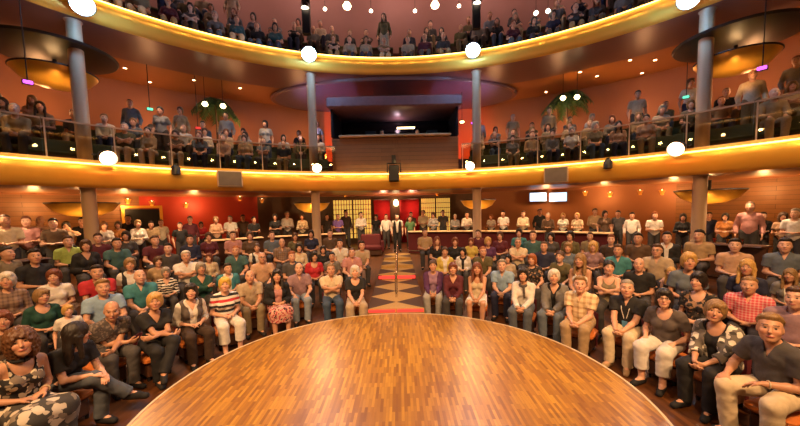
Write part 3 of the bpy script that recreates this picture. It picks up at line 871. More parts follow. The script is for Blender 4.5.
lamp(108, 158, 10.42, .20, M['lensamber'], 'glaring amber stage lamp at the far left of the lower balcony front', 'amber stage lamps')
lamp(317, 168, 10.42, .17, M['lensamber'], 'glaring amber stage lamp on the lower balcony front, left of the control booth', 'amber stage lamps')
lamp(470, 166, 10.42, .17, M['lensamber'], 'glaring amber stage lamp on the lower balcony front, right of the control booth', 'amber stage lamps')
lamp(676, 149, 10.42, .20, M['lensamber'], 'glaring amber stage lamp at the far right of the lower balcony front', 'amber stage lamps')
lamp(82, 4, 10.42, .26, M['lensblue'], 'dazzling blue-white stage lamp at the top left end of the upper balcony front', 'cold stage lamps')
lamp(689, -2, 10.42, .26, M['lensblue'], 'dazzling blue-white stage lamp at the top right end of the upper balcony front', 'cold stage lamps')
# lamp poles rising above the cold lamps
for px, py, lab in ((305, 8, 'dark lamp pole with a round pale lamp high above the left cold stage lamp'), (477, 3, 'dark lamp pole with a round pale lamp high above the right cold stage lamp')):
    p = onarc(px, py, 10.75); t = empty('lamp_pole', p); tag(t, lab, 'lamp pole', 'lamp poles over the upper balcony')
    MB().box((0, .12, -.15), (.30, .16, 1.5), bev=.02).build('pole', M['black'], t)
    MB().lathe([(.16, 0), (.16, .12), (.10, .2)], n=20).build('lamp_head', M['black'], t); MB().lathe([(.0, -.03), (.12, -.01), (.14, .0)], n=20).build('lens', M['dot'], t.children[-1])
# small fixtures on the lower front
for px, py, lab in ((230, 179, 'grey speaker box hung on the gold lower balcony front, left of centre'), (556, 175, 'grey speaker box hung on the gold lower balcony front, right of centre')):
    p = onarc(px, py, 10.72); t = empty('speaker_box', p, -ang(p)); tag(t, lab, 'speaker', 'speaker boxes on the balcony front')
    MB().box((0, 0, 0), (.78, .14, .56), bev=.02).build('cabinet', M['column'], t); MB().box((0, -.075, 0), (.70, .01, .48)).build('grille', plain('grey_grille', (.16, .12, .09), .7), t)
p = onarc(394, 175, 10.55); t = empty('projector', p); tag(t, 'dark projector in a yoke hung at the centre of the lower balcony front', 'projector')
MB().box((0, 0, .05), (.40, .42, .62), bev=.03).build('casing', M['black'], t); MB().lathe([(.10, -.03), (.13, -.03), (.13, .06), (.10, .06)], (0, 0, 0), 20, cap=False).build('lens_ring', M['column'], t)
MB().tube([(-.26, 0, .1), (-.26, 0, .46), (.26, 0, .46), (.26, 0, .1)], .025).build('yoke', M['black'], t); MB().box((0, .1, .62), (.16, .3, .30)).build('bracket', M['black'], t)
for px, py, lab in ((176, 170, 'small dark stage lantern clamped to the lower balcony front, right of the far-left amber lamp'), (608, 164, 'small dark stage lantern clamped to the lower balcony front, left of the far-right amber lamp')):
    p = onarc(px, py, 10.7); t = empty('stage_lantern', p, -ang(p)); tag(t, lab, 'stage lantern', 'unlit lanterns on the balcony front')
    MB().lathe([(.09, -.16), (.13, -.14), (.13, .08), (.08, .14)], n=18).build('casing', M['black'], t); MB().box((0, .08, .17), (.10, .22, .06)).build('clamp', M['chrome'], t)
# ------------------------------------------------------------------ people
C = dict(white=(.80, .74, .66), cream=(.72, .58, .38), black=(.012, .011, .012), navy=(.018, .022, .06), dgrey=(.055, .05, .05), grey=(.20, .185, .17), lgrey=(.42, .40, .38), brown=(.11, .06, .03), dbrown=(.05, .026, .015),
         khaki=(.26, .20, .11), tan=(.46, .31, .16), beige=(.50, .38, .25), red=(.52, .02, .03), maroon=(.11, .012, .022), pink=(.58, .27, .25), mauve=(.34, .20, .22), lilac=(.36, .21, .33), purple=(.10, .025, .10), violet=(.22, .12, .45),
         lblue=(.30, .44, .60), teal=(.05, .24, .27), dteal=(.05, .13, .13), dgreen=(.008, .065, .045), green=(.10, .22, .09), olive=(.12, .10, .04), yellow=(.66, .50, .10), lime=(.36, .46, .10), orange=(.60, .23, .05), jeans=(.05, .085, .15),
         gjeans=(.10, .115, .14), ljeans=(.28, .33, .40), peach=(.60, .36, .22), slate=(.13, .16, .20), greybrown=(.11, .085, .075), charcoal=(.08, .072, .072))
H_ = dict(dbrown=(.11, .045, .018), blond=(.50, .30, .09), dblond=(.24, .14, .055), brown=(.075, .036, .017), dark=(.014, .009, .007), auburn=(.15, .04, .014), grey=(.27, .24, .21), white=(.62, .57, .50), ginger=(.30, .09, .022), yellow=(.60, .40, .07))
HN = dict(dbrown='brown', blond='blond', dblond='dark blond', brown='brown', dark='dark', auburn='auburn', grey='grey', white='white', ginger='ginger', yellow='yellow-blond')
CN = dict(white='white', cream='cream', black='black', navy='navy', dgrey='dark grey', grey='grey', lgrey='pale grey', brown='brown', dbrown='dark brown', khaki='khaki', tan='tan', beige='beige', red='red', maroon='maroon', pink='pink', mauve='mauve',
          lilac='lilac', purple='purple', violet='violet', lblue='pale blue', teal='teal', dteal='dark teal', dgreen='dark green', green='green', olive='olive', yellow='yellow', lime='lime', orange='orange', peach='peach', slate='slate blue', greybrown='grey-brown', charcoal='charcoal')
PAT = {
    'floral': pattern_mat('floral_cloth', 'floral', [(.55, .47, .34), (.012, .011, .012), (.20, .16, .12)], 17),
    'zebra': pattern_mat('zebra_cloth', 'zebra', [(.70, .64, .55), (.015, .013, .014)], 16),
    'bands': pattern_mat('striped_cloth', 'bands', [(.75, .70, .62), (.55, .03, .04), (.75, .70, .62), (.02, .02, .025), (.72, .66, .58), (.02, .02, .025)], 3.6),
    'redplaid': pattern_mat('red_checked_cloth', 'plaid', [(.62, .07, .10), (.72, .40, .38)], 26),
    'tanplaid': pattern_mat('tan_checked_cloth', 'plaid', [(.72, .56, .34), (.40, .26, .13)], 11),
    'greyprint': pattern_mat('grey_printed_cloth', 'floral', [(.17, .13, .11), (.075, .06, .055)], 30),
    'camo': pattern_mat('white_grey_printed_cloth', 'floral', [(.70, .64, .54), (.14, .12, .10), (.05, .045, .04)], 13),
    'blackprint': pattern_mat('black_printed_cloth', 'floral', [(.05, .04, .035), (.012, .011, .012), (.30, .17, .10)], 22),
    'skirtprint': pattern_mat('grey_printed_skirt', 'floral', [(.55, .48, .38), (.05, .045, .04), (.22, .18, .14)], 11),
    'pinkprint': pattern_mat('pink_printed_cloth', 'floral', [(.42, .05, .07), (.60, .33, .25), (.05, .02, .02)], 24),
    'brownplaid': pattern_mat('brown_checked_cloth', 'plaid', [(.24, .15, .10), (.12, .07, .05)], 18),
}
RNG = random.Random(11); GS = 1.12
COUNTERS = []
SPOT = []                                       # where people already sit
SKIN = [(.64, .37, .24), (.60, .33, .20), (.66, .41, .29), (.55, .30, .18), (.68, .40, .27)]
CACHE = {}
def cached(key, fn):
    if key not in CACHE: CACHE[key] = fn()
    return CACHE[key]
def frame_of(J):
    return Matrix.Translation(J['headc']) @ Matrix(J['RH'].tolist()).to_4x4() @ Matrix.Scale(J['hs'], 4)

def glasses_mesh():
    mb = MB()
    for s in (-1, 1):
        mb.tube([(s * .034 + .021 * math.cos(a), -.103 + .004 * abs(math.cos(a)), .010 + .016 * math.sin(a)) for a in [i * math.pi / 8 for i in range(17)]], .0028, 6)
        mb.tube([(s * .055, -.10, .014), (s * .086, -.02, .012), (s * .088, .03, .004)], .0026, 6)
    mb.tube([(-.013, -.106, .014), (.013, -.106, .014)], .0028, 6)
    return mb.mesh('glasses')
GL = glasses_mesh()

def dress(body, J, key, res, sp):
    """clothes, hair and shoes of one figure, each a child of the body"""
    fat = sp.get('fat', 1.0)
    def piece(name, k, fn, col):
        me = cached(k, fn) if key is not None else fn()
        mat = PAT[col] if col in PAT else M['cloth']
        o = link(name, me, None, body, C.get(col, (.2, .2, .2)) if isinstance(col, str) else col)
        if len(me.materials) == 0: me.materials.append(M['cloth'])
        if mat is not M['cloth']: o.material_slots[0].link = 'OBJECT'; o.material_slots[0].material = mat
        return o
    sl, nk = sp.get('sleeve', 'short'), sp.get('neck', 'crew')
    tn = sp.get('topname', 'shirt')
    piece(tn, (key, 'top', sl, nk, sp.get('strap')), lambda: top_mesh(J, res, sl, nk, fat, strap=sp.get('strap', False), hem=sp.get('hem', -.045)), sp['top'])
    if 'over' in sp:
        col, osl, op = sp['over']
        piece('jacket', (key, 'over', osl, op), lambda: top_mesh(J, res, osl, 'wide', fat, off=.030, opening=op, hem=-.06), col)
    bs = sp.get('bstyle', 'long')
    piece('skirt' if 'skirt' in bs else 'shorts' if bs == 'shorts' else 'trousers', (key, 'bottom', bs), lambda: bottom_mesh(J, res, bs, fat), sp.get('bottom', 'dgrey'))
    for nm in 'lr':
        piece('shoe', (key, 'shoe', nm), lambda: shoe_mesh(J, min(res, .012), nm), sp.get('shoes', 'black'))
    if sp.get('hair'):
        h = link('hair', hair_mesh(sp['hair'], .008 if res < .016 else .013), M['hair'], body, H_[sp['hc']]); h.matrix_local = frame_of(J)
    if sp.get('glasses'):
        g = link('glasses', GL, M['black'], body); g.matrix_local = frame_of(J)

LABELS = {}
def finish(o, label, cat='person', group=None):
    tag(o, label, cat, group)
    LABELS.setdefault(label.lower(), []).append(o.name)

def solve(px, py, hl, s, theta_fn, zf=zfloor, dz=0.0):
    d = ray(px, py); prev = None; t = 1.6
    while t < 24:
        P = CAM_P + d * t; th = theta_fn(P)
        ox = math.cos(th) * hl[0] - math.sin(th) * hl[1]; oy = math.sin(th) * hl[0] + math.cos(th) * hl[1]
        x, y = P.x - ox * s, P.y - oy * s
        g = P.z - (zf(x, y) + dz + hl[2] * s)
        if g <= 0: return Vector((x, y, zf(x, y) + dz)), th
        t += .01
    raise ValueError(('no ground', px, py))

def facing(P, w=.5, extra=0.0):
    """turned between the stage's middle and the photographer"""
    a = (Vector((DC.x, DC.y)) - Vector((P.x, P.y))).normalized(); b = (Vector((0, 0)) - Vector((P.x, P.y))).normalized()
    d = a * w + b * (1 - w)
    return math.atan2(d.x, -d.y) + extra

def unique_person(px, py, label, sex, pose, w=.6, extra=0.0, look=None, up=None, scale=1.0, res=.0075, **sp):
    """a figure with a pose of its own"""
    scale *= GS
    P0 = solve(px, py, (0, -.2, 1.12), scale, lambda p: 0)[0]
    th = facing(P0, w, extra)
    hy = (math.atan2(-P0.x, P0.y) - th) if look is None else look
    hy = (hy + math.pi) % (2 * math.pi) - math.pi
    pitch = -.75 * math.atan2(CAM_Z - (P0.z + 1.1), math.hypot(P0.x, P0.y)) if up is None else up
    J = skeleton(sex, pose, lean=sp.get('lean'), turn=sp.get('turn', 0), side=sp.get('side', 0), head=(max(-1.3, min(1.3, hy)), pitch, sp.get('tilt', 0)), arms=sp.get('arms'), legs=sp.get('legs'))
    loc, th = solve(px, py, J['headc'], scale, lambda p: th)
    b = link('person', body_mesh(J, res, sp.get('fat', 1.0)), M['skin'], None, sp.get('skin', SKIN[RNG.randrange(5)]))
    b.location = loc; b.rotation_euler = (0, 0, th); b.scale = (scale,) * 3
    dress(b, J, None, res, sp); SPOT.append((loc.x, loc.y))
    finish(b, label, 'person', sp.get('group', 'front row audience'))
    return b, J

def stock(sex, pose, stand, hy, res, lean=None):
    key = (sex, pose, stand, hy, res)
    J = cached((key, 'J'), lambda: skeleton(sex, pose, stand, lean=lean, head=(R(hy), R(-7), R(hy * .2))))
    return key, J

def stock_person(loc, th, s, label, sex, pose, res, group, stand=False, hy=0, wide=1.0, **sp):
    wide *= .95
    key, J = stock(sex, pose, stand, hy, res)
    me = cached((key, 'body'), lambda: body_mesh(J, res))
    b = link('person', me, M['skin'], None, sp.get('skin', SKIN[RNG.randrange(5)]))
    b.location = loc; b.rotation_euler = (0, 0, th); b.scale = (s * wide, s * wide, s)
    dress(b, J, key, res, sp)
    finish(b, label, 'person', group)
    return b

def seat_person(px, py, label, sex, hair, hc, top, pose='lap', scale=1.0, hy=None, group='audience on the main floor', stand=False, dz=0.0, extra=None, res=.013, **sp):
    hy = RNG.choice((-12, 0, 12)) if hy is None else hy
    key, J = stock(sex, pose, stand, hy, res)
    ex = RNG.uniform(-.12, .12) if extra is None else extra
    best = None
    for f in (1, .95, 1.05, .90, 1.09, .86, 1.13, .82):
        loc, th = solve(px, py, J['headc'], scale * GS * f, lambda p: facing(p, .25, ex), dz=dz)
        v = Vector((loc.x, loc.y)).normalized(); gap = 9
        for q in SPOT:
            e = Vector(q) - Vector((loc.x, loc.y)); gap = min(gap, math.hypot(e.dot(v) / .80, (e.x * v.y - e.y * v.x) / .60))
        if best is None or gap > best[0] + .02: best = (gap, loc, th, scale * GS * f)
        if gap > 1: break
    _, loc, th, scale = best; SPOT.append((loc.x, loc.y))
    return stock_person(loc, th, scale, label, sex, pose, res, group, stand, hy, hair=hair, hc=hc, top=top, **sp)

def deep_person(px, py, r, label, sex, hair, hc, top, pose='hang', group='standing at the back of the hall', stand=True, res=.016, **sp):
    """somebody far back: stands r from the stage's middle, sized to the height the photograph shows"""
    hy = RNG.choice((-12, 0, 12)); key, J = stock(sex, pose, stand, hy, res)
    r0 = r; best = None
    for dr in (0, .4, -.4, .8, -.7, 1.2, 1.6):
        p = onarc(px, py, r0 + dr, (DC.x, DC.y)); v = Vector((p.x, p.y)).normalized(); gap = 9
        for q in SPOT:
            e = Vector(q) - Vector((p.x, p.y)); gap = min(gap, math.hypot(e.dot(v) / (.9 if pose == 'table' else .75), (e.x * v.y - e.y * v.x) / .66))
        for q in COUNTERS:
            if abs(math.hypot(p.x - DC.x, p.y - DC.y) - q[0]) < .62 and q[1] - .04 < math.atan2(p.x - DC.x, p.y - DC.y) < q[2] + .04: gap *= .35
        for q in cols:
            if math.hypot(p.x - q.x, p.y - q.y) < .6: gap *= .35
        if best is None or gap > best[0] + .02: best = (gap, r0 + dr)
        if gap > 1: break
    r = best[1]
    p = onarc(px, py, r, (DC.x, DC.y)); SPOT.append((p.x, p.y)); z = zfloor(p.x, p.y); th = facing(p, .25, sp.pop('extra', RNG.uniform(-.3, .3)))
    s = max(.90, min(1.22, (p.z - z) / J['headc'][2]))
    hl = J['headc'] * s
    loc = Vector((p.x - math.cos(th) * hl[0] + math.sin(th) * hl[1], p.y - math.sin(th) * hl[0] - math.cos(th) * hl[1], z))
    return stock_person(loc, th, s, label, sex, pose, res, group, stand, hy, hair=hair, hc=hc, top=top, **sp)

# ---- front row, each posed as photographed
FR = []
def front(*a, **k):
    b, J = unique_person(*a, **k); FR.append((b, J)); return b, J
cross_r = {'l': ((.12, -.44, .50), (.10, -.40, .08), (.12, -.56, .032)), 'r': ((.02, -.46, .60), (.26, -.62, .30), (.36, -.76, .22))}
front(21, 343, 'woman with curly brown hair in a black and cream floral dress, front row, far left', 'f', 'lap', hair='curly', hc='dbrown', top='floral', sleeve='none', neck='tank', topname='dress', bottom='skirtprint', bstyle='longskirt', lean=.22, tilt=-.12, w=.55, scale=1.05, res=.0065, fat=1.08, hem=-.06)
front(77, 334, 'woman with long black hair turned away, black shirt and grey jeans, front row', 'f', 'low', hair='long', hc='dark', top='black', sleeve='short', bottom='gjeans', lean=.50, look=1.15, up=.10, w=.8, legs=cross_r, res=.0065,
      arms={'l': dict(w=(.10, -.50, .62), d=(-.5, -.8, -.3)), 'r': dict(w=(.02, -.48, .66), d=(-.7, -.6, -.2))})
front(112, 311, 'balding man in a grey printed short-sleeved shirt leaning forward with a grin, front row', 'm', 'clasp', hair='balding', hc='dark', top='greyprint', neck='collar', bottom='charcoal', lean=.42, up=.12, res=.0065, fat=1.08, w=.7,
      arms={'l': dict(w=(-.10, -.42, .62), d=(-.9, -.3, -.1)), 'r': dict(w=(-.12, -.34, .66), d=(-.9, -.35, -.1))})
front(155, 302, 'blond woman in a black v-neck dress with folded arms, front row', 'f', 'crossed', hair='shortf', hc='blond', top='black', neck='v', sleeve='short', topname='dress', bottom='black', lean=.22, w=.65, res=.0065, legs={'l': ((.10, -.44, .60), (-.10, -.56, .22), (-.16, -.70, .15)), 'r': ((-.12, -.44, .51), (-.12, -.42, .08), (-.14, -.58, .032))},
      arms={'l': dict(w=(-.12, -.33, .70)), 'r': dict(w=(-.14, -.36, .66))})
front(191, 292, 'laughing dark-haired woman in a grey waistcoat over white sleeves, front row', 'f', 'lap', hair='bob', hc='dark', top='white', sleeve='three', neck='v', over=('greybrown', 'none', .07), bottom='dbrown', lean=.15, w=.6)
front(225, 285, 'yellow-haired woman in a red, white and black striped top, front row', 'f', 'lap', hair='shortf', hc='yellow', top='bands', sleeve='short', neck='crew', bottom='white', bstyle='three', lean=.12, w=.55)
front(250, 277, 'bald man in a beige shirt with hands clasped between his knees, front row', 'm', 'clasp', hair='balding', hc='brown', top='beige', neck='collar', bottom='khaki', fat=1.06, w=.5)
front(277, 276, 'woman with long dark hair, black cardigan over a pink top and red skirt, front row', 'f', 'lap', hair='longfringe', hc='dark', top='pink', neck='scoop', over=('black', 'long', .085), bottom='pinkprint', bstyle='skirt', lean=.10, w=.5)
front(299, 269, 'balding man in a mauve shirt and pale jeans, front row beside the dark-haired woman', 'm', 'knees', hair='balding', hc='grey', top='mauve', neck='collar', bottom='ljeans', lean=.14, w=.4, fat=1.05)
front(331, 270, 'man in a cream polo shirt and jeans with folded arms, front row', 'm', 'crossed', hair='crop', hc='dblond', top='cream', neck='collar', bottom='jeans', lean=.06, w=.4)
front(355, 272, 'white-blond woman in a black shirt and pale trousers, front row beside the aisle', 'f', 'clasp', hair='bob', hc='white', top='black', neck='scoop', bottom='beige', bstyle='three', lean=.16, w=.4)
front(433, 266, 'woman in a purple cardigan over a lilac top, front row beside the aisle', 'f', 'clasp', hair='tied', hc='brown', top='lilac', neck='crew', sleeve='short', over=('purple', 'long', .10), bottom='lgrey', lean=.2, w=.4)
front(453, 269, 'red-haired woman in a maroon cardigan and dark trousers, front row right of the aisle', 'f', 'clasp', hair='shortf', hc='auburn', top='maroon', neck='v', sleeve='long', bottom='dgrey', lean=.22, w=.4)
front(477, 269, 'long-haired woman in a cream sleeveless top and white shorts, front row', 'f', 'clasp', hair='long', hc='auburn', top='cream', neck='tank', sleeve='none', bottom='white', bstyle='shorts', lean=.16, w=.4)
front(502, 266, 'grey-haired man in a pale blue shirt leaning on his forearms, front row', 'm', 'clasp', hair='short', hc='grey', top='lblue', neck='collar', bottom='navy', lean=.32, w=.45)
front(523, 275, 'dark-haired woman in a white jumper with a grey scarf, front row', 'f', 'clasp', hair='bob', hc='dark', top='white', sleeve='long', bottom='gjeans', lean=.2, w=.5)
front(554, 277, 'white-haired woman in a grey jacket and dark trousers, front row', 'f', 'clasp', hair='shortf', hc='white', top='black', sleeve='short', neck='v', over=('grey', 'long', .05), bottom='slate', lean=.2, w=.5)
front(580, 285, 'sandy-haired man in a cream checked shirt and tan trousers, front row', 'm', 'clasp', hair='short', hc='dblond', top='tanplaid', neck='collar', bottom='tan', lean=.24, w=.5, fat=1.1)
LAN = front(627, 289, 'man in a black polo shirt with a white lanyard and blue badge, front row', 'm', 'clasp', hair='crop', hc='grey', top='black', neck='collar', bottom='cream', lean=.16, w=.55, res=.0065, fat=1.05, shoes='tan')
front(664, 299, 'woman with dark fringe and glasses in charcoal top and white trousers, front row', 'f', 'low', hair='bob', hc='dark', top='greybrown', neck='scoop', bottom='white', bstyle='three', lean=.2, glasses=True, w=.6, res=.0065, fat=1.14)
front(715, 312, 'smiling blond woman in a white and grey printed jacket and black trousers, front row', 'f', 'clasp', hair='shortf', hc='dblond', top='black', neck='scoop', sleeve='short', over=('camo', 'three', .075), bottom='black', lean=.2, tilt=.16, w=.65, res=.0065, fat=1.05)
front(770, 329, 'man in a dark grey polo shirt and cream trousers, front row, far right', 'm', 'knees', hair='short', hc='dblond', top='charcoal', neck='collar', bottom='cream', lean=.30, w=.7, res=.0065, fat=1.12, scale=1.04,
      legs={'l': ((.17, -.40, .52), (.15, -.36, .08), (.18, -.52, .032)), 'r': ((-.20, -.40, .52), (-.18, -.36, .08), (-.23, -.52, .032))},
      arms={'r': dict(w=(.22, -.36, .635)), 'l': dict(w=(.06, -.33, .665), d=(-.8, -.45, -.3), u=(0, -1, .2))})
# small things worn
def child_mb(body, name, mb, mat, color=None): return mb.build(name, mat, body, color=color)
b, J = LAN
mb = MB()
for s in (-1, 1): mb.tube([J['tp'](s * .05, .02, .49), J['tp'](s * .068, -.06, .46), J['tp'](s * .05, -.128, .36), J['tp'](s * .012, -.142, .20)], .006, 6)
lan = child_mb(b, 'lanyard', mb, M['cloth'], C['white'])
bd = MB().box(J['tp'](0, -.162, .135), (.075, .008, .10), rx=.16); child_mb(lan, 'badge', bd, M['cloth'], (.12, .35, .62))
b, J = FR[15]
v = MB(); v.tube([J['tp'](.072 * math.sin(a), .005 - .085 * math.cos(a), .475 + .02 * math.cos(a + 3.14)) for a in [i * math.pi / 10 for i in range(21)]], .028, 10); v.tube([J['tp'](.02, -.10, .46), J['tp'](.03, -.135, .36), J['tp'](.035, -.145, .25)], .026, 8, .02)
child_mb(b, 'scarf', v, M['cloth'], C['greybrown'])
b, J = FR[0]
v = MB(); v.tube([J['tp'](.058 * math.sin(a), .005 - .066 * math.cos(a), .505) for a in [i * math.pi / 10 for i in range(21)]], .022, 10); child_mb(b, 'scarf', v, M['cloth'], C['black'])
for k, nm, o in ((0, 'l', 'bracelet'), (21, 'l', 'wristwatch')):
    b, J = FR[k]; W, E = J['W' + nm], J['E' + nm]; d = nrm(W - E); u = nrm(np.cross(d, V3(0, 0, 1))); w_ = np.cross(d, u)
    v = MB(); v.tube([W - d * .03 + (u * math.cos(a) + w_ * math.sin(a)) * .033 for a in [i * math.pi / 8 for i in range(17)]], .007, 6); child_mb(b, o, v, M['ivory'])

# ---- the rows behind
S = seat_person
S(42, 297, 'blond woman in a dark green scoop-neck top behind the floral dress', 'f', 'shortf', 'dblond', 'dgreen', neck='scoop', sleeve='three', wide=1.04, scale=.90)
S(68, 311, 'small blond child in a white shirt beside the dark green top', 'f', 'shortf', 'blond', 'white', 'hang', scale=.66, stand=True)
S(7, 281, 'white-haired woman in a brown printed cardigan at the left edge', 'f', 'shortf', 'white', 'brownplaid', sleeve='long')
S(3, 321, 'red-haired person in a brown jacket at the left edge behind the floral dress', 'f', 'shortf', 'auburn', 'brown', sleeve='long', scale=.92)
S(103, 288, 'sandy-haired man in a pale blue shirt behind the balding man in grey print', 'm', 'short', 'dblond', 'lblue', 'knees', bottom='jeans', wide=1.06)
S(140, 277, 'grey-haired man in a teal shirt behind the blond woman in black', 'm', 'balding', 'grey', 'teal', 'clasp', neck='collar', wide=1.06)
S(166, 273, 'woman in a black and white zebra top behind the front row', 'f', 'shortf', 'grey', 'zebra', sleeve='three', neck='v')
S(201, 269, 'grey-haired person in a dark green jacket behind the laughing woman', 'f', 'shortf', 'grey', 'dgreen', 'crossed', sleeve='long', neck='v')
S(228, 269, 'dark-haired man in an open teal shirt behind the striped top', 'm', 'short', 'dark', 'white', 'lap', over=('teal', 'short', .06))
S(262, 258, 'bald man with glasses in a peach shirt behind the beige shirt', 'm', 'balding', 'grey', 'peach', 'knees', neck='collar', glasses=True, wide=1.08)
S(292, 257, 'ginger-blond man in a dark shirt between the peach shirt and the red top', 'm', 'short', 'ginger', 'charcoal', 'lap')
S(314, 257, 'dark-haired woman in a bright red top behind the cream polo shirt', 'f', 'bob', 'dark', 'red', 'lap', neck='scoop')
S(332, 257, 'dark-haired person in a grey shirt just behind the cream polo shirt', 'm', 'short', 'dark', 'grey', 'lap')
S(352, 253, 'man in a pink shirt behind the white-blond woman', 'm', 'crop', 'brown', 'pink', 'knees', neck='collar', wide=1.05)
S(54, 277, 'auburn-haired woman in a white shirt in the third row, far left', 'f', 'shortf', 'auburn', 'white', neck='crew', wide=1.08)
S(97, 273, 'dark-haired man in a red shirt with lowered head', 'm', 'short', 'dark', 'red', 'clasp', wide=1.08)
S(130, 265, 'fair-haired person in a black waistcoat over a white shirt', 'f', 'shortf', 'dblond', 'white', over=('black', 'none', .08))
S(158, 262, 'brown-haired person half hidden behind the zebra top', 'f', 'shortf', 'brown', 'tan')
S(186, 257, 'white-haired man in a white polo shirt with folded arms, left of the aisle', 'm', 'short', 'white', 'white', 'crossed', neck='collar', wide=1.08)
S(209, 258, 'auburn-haired woman in a beige jacket, third row left', 'f', 'bob', 'auburn', 'cream', sleeve='long', over=('beige', 'long', .05))
S(236, 251, 'red-faced man in a dark teal shirt behind the open teal shirt', 'm', 'crop', 'ginger', 'dteal', 'knees', neck='collar', wide=1.06)
S(257, 248, 'woman in a black waistcoat and white blouse behind the bald man with glasses', 'f', 'tied', 'brown', 'white', over=('black', 'none', .07))
S(282, 243, 'bald man in a brown checked shirt, fourth row left', 'm', 'balding', 'brown', 'brownplaid', neck='collar')
S(299, 248, 'dark-haired woman in a cream jacket behind the ginger-blond man', 'f', 'bob', 'dark', 'cream', sleeve='long')
S(323, 250, 'person in a black shirt with dark hair behind the red top', 'f', 'bob', 'dark', 'black')
S(340, 244, 'dark-haired man in a white shirt leaning forward, left of the aisle', 'm', 'short', 'dark', 'white', 'clasp', neck='collar')
S(362, 246, 'dark-haired person in a beige shirt beside the aisle, left', 'm', 'short', 'dark', 'beige', 'clasp')
S(7, 254, 'dark-haired man in a khaki shirt turned sideways at the left edge', 'm', 'short', 'dark', 'khaki', hy=12, extra=.6, wide=1.06)
S(35, 257, 'dark-haired person in black beside the khaki shirt', 'm', 'short', 'dark', 'black', extra=.3)
S(68, 242, 'person in a lime shirt with a dark camera in the lap', 'm', 'short', 'brown', 'lime', 'lap', neck='collar')
S(86, 246, 'brown-haired woman in a black jacket beside the lime shirt', 'f', 'bob', 'brown', 'black', sleeve='long', neck='v', over=('black', 'long', .06))
S(98, 239, 'person in a maroon shirt seated by the leftmost column', 'm', 'short', 'brown', 'maroon')
S(117, 244, 'dark-haired man in a grey-green shirt right of the leftmost column', 'm', 'short', 'dark', 'dteal', 'knees', wide=1.05)
S(126, 236, 'dark-haired person in black behind the grey-green shirt', 'f', 'bob', 'dark', 'dgrey')
S(155, 241, 'broad man in a maroon shirt, left block', 'm', 'short', 'brown', 'maroon', 'knees', wide=1.1)
S(233, 236, 'person in a pinkish shirt above the dark teal shirt', 'm', 'short', 'brown', 'pink')
S(250, 236, 'brown-haired person in a brown top beside the pinkish shirt', 'f', 'shortf', 'brown', 'brown')
S(295, 237, 'dim person in an olive top under the rear left counter', 'f', 'bob', 'brown', 'olive')
S(311, 234, 'dark-haired woman in a navy top below the rear left counter', 'f', 'bob', 'dark', 'navy')
S(330, 234, 'dim person in a brown shirt between the navy top and the sofa end', 'm', 'short', 'brown', 'brown')
S(209, 237, 'dim person in a dark red top, fifth row left', 'f', 'shortf', 'brown', 'maroon')
S(272, 236, 'person in a slate blue shirt near the rear left counter', 'm', 'crop', 'brown', 'slate')
S(190, 240, 'person in a navy jacket, fifth row left', 'm', 'short', 'dark', 'navy', sleeve='long')
# right of the aisle
S(445, 252, 'woman in a yellow cardigan right of the aisle', 'f', 'tied', 'brown', 'white', sleeve='long', over=('yellow', 'long', .06))
S(463, 252, 'dark-haired woman in a white jacket beside the yellow cardigan', 'f', 'bob', 'dark', 'black', sleeve='short', over=('white', 'long', .05))
S(483, 252, 'ginger man in a dark olive shirt behind the cream sleeveless top', 'm', 'crop', 'ginger', 'olive', 'clasp', neck='collar', wide=1.06)
S(437, 241, 'red-haired woman in a black top beside the aisle, right', 'f', 'long', 'auburn', 'black', neck='v')
S(455, 242, 'auburn-haired person in black behind the white jacket', 'f', 'bob', 'auburn', 'black')
S(471, 242, 'red-haired woman in a yellow shirt, third row right', 'f', 'bob', 'auburn', 'yellow')
S(488, 242, 'blond woman in a purple top, third row right', 'f', 'shortf', 'blond', 'purple')
S(508, 259, 'dark-haired woman in a beige cardigan behind the pale blue shirt', 'f', 'bob', 'dark', 'beige', sleeve='long', scale=.86)
S(518, 243, 'grey-haired man with glasses in a cream polo shirt with folded arms', 'm', 'crop', 'grey', 'cream', 'crossed', neck='collar', glasses=True)
S(532, 260, 'ginger woman in a dark printed top behind the scarf', 'f', 'bob', 'ginger', 'blackprint', 'knees')
S(544, 247, 'man in a navy shirt between the ginger woman and the slate blue top', 'm', 'crop', 'brown', 'navy')
S(560, 257, 'brown-haired woman in an olive top behind the grey jacket', 'f', 'tied', 'brown', 'olive', 'knees')
S(568, 248, 'dark blond woman in a slate blue top, third row right', 'f', 'bob', 'dblond', 'slate')
S(580, 261, 'long-haired woman in a white vest top bending forward', 'f', 'long', 'dblond', 'white', 'clasp', sleeve='none', neck='tank')
S(593, 247, 'curly blond woman in a mauve top, third row right', 'f', 'curly', 'blond', 'mauve')
S(609, 268, 'dark-haired woman in a khaki sleeveless top behind the lanyard man', 'f', 'tied', 'dark', 'khaki', 'crossed', sleeve='none', neck='tank')
S(618, 251, 'brown-haired man in a teal shirt, right block', 'm', 'short', 'brown', 'teal', neck='collar')
S(639, 265, 'bald man in a black shirt behind the lanyard man', 'm', 'balding', 'brown', 'black')
S(657, 251, 'broad man with dark glasses in a beige shirt, right block', 'm', 'short', 'brown', 'beige', 'knees', glasses=True, wide=1.08, neck='collar')
S(671, 273, 'blond woman in a black strapless top behind the charcoal top', 'f', 'long', 'blond', 'black', sleeve='none', neck='tank', strap=True, scale=.89)
S(689, 262, 'fair-haired woman in a grey top beside the beige shirt', 'f', 'shortf', 'blond', 'slate', extra=.3)
S(698, 282, 'black-haired woman in a black printed top, second row right', 'f', 'shortf', 'dark', 'blackprint', neck='scoop', scale=.97, wide=.95)
S(749, 286, 'man in a red and white checked shirt, second row right', 'm', 'crop', 'dblond', 'redplaid', 'lap', neck='collar', wide=1.1)
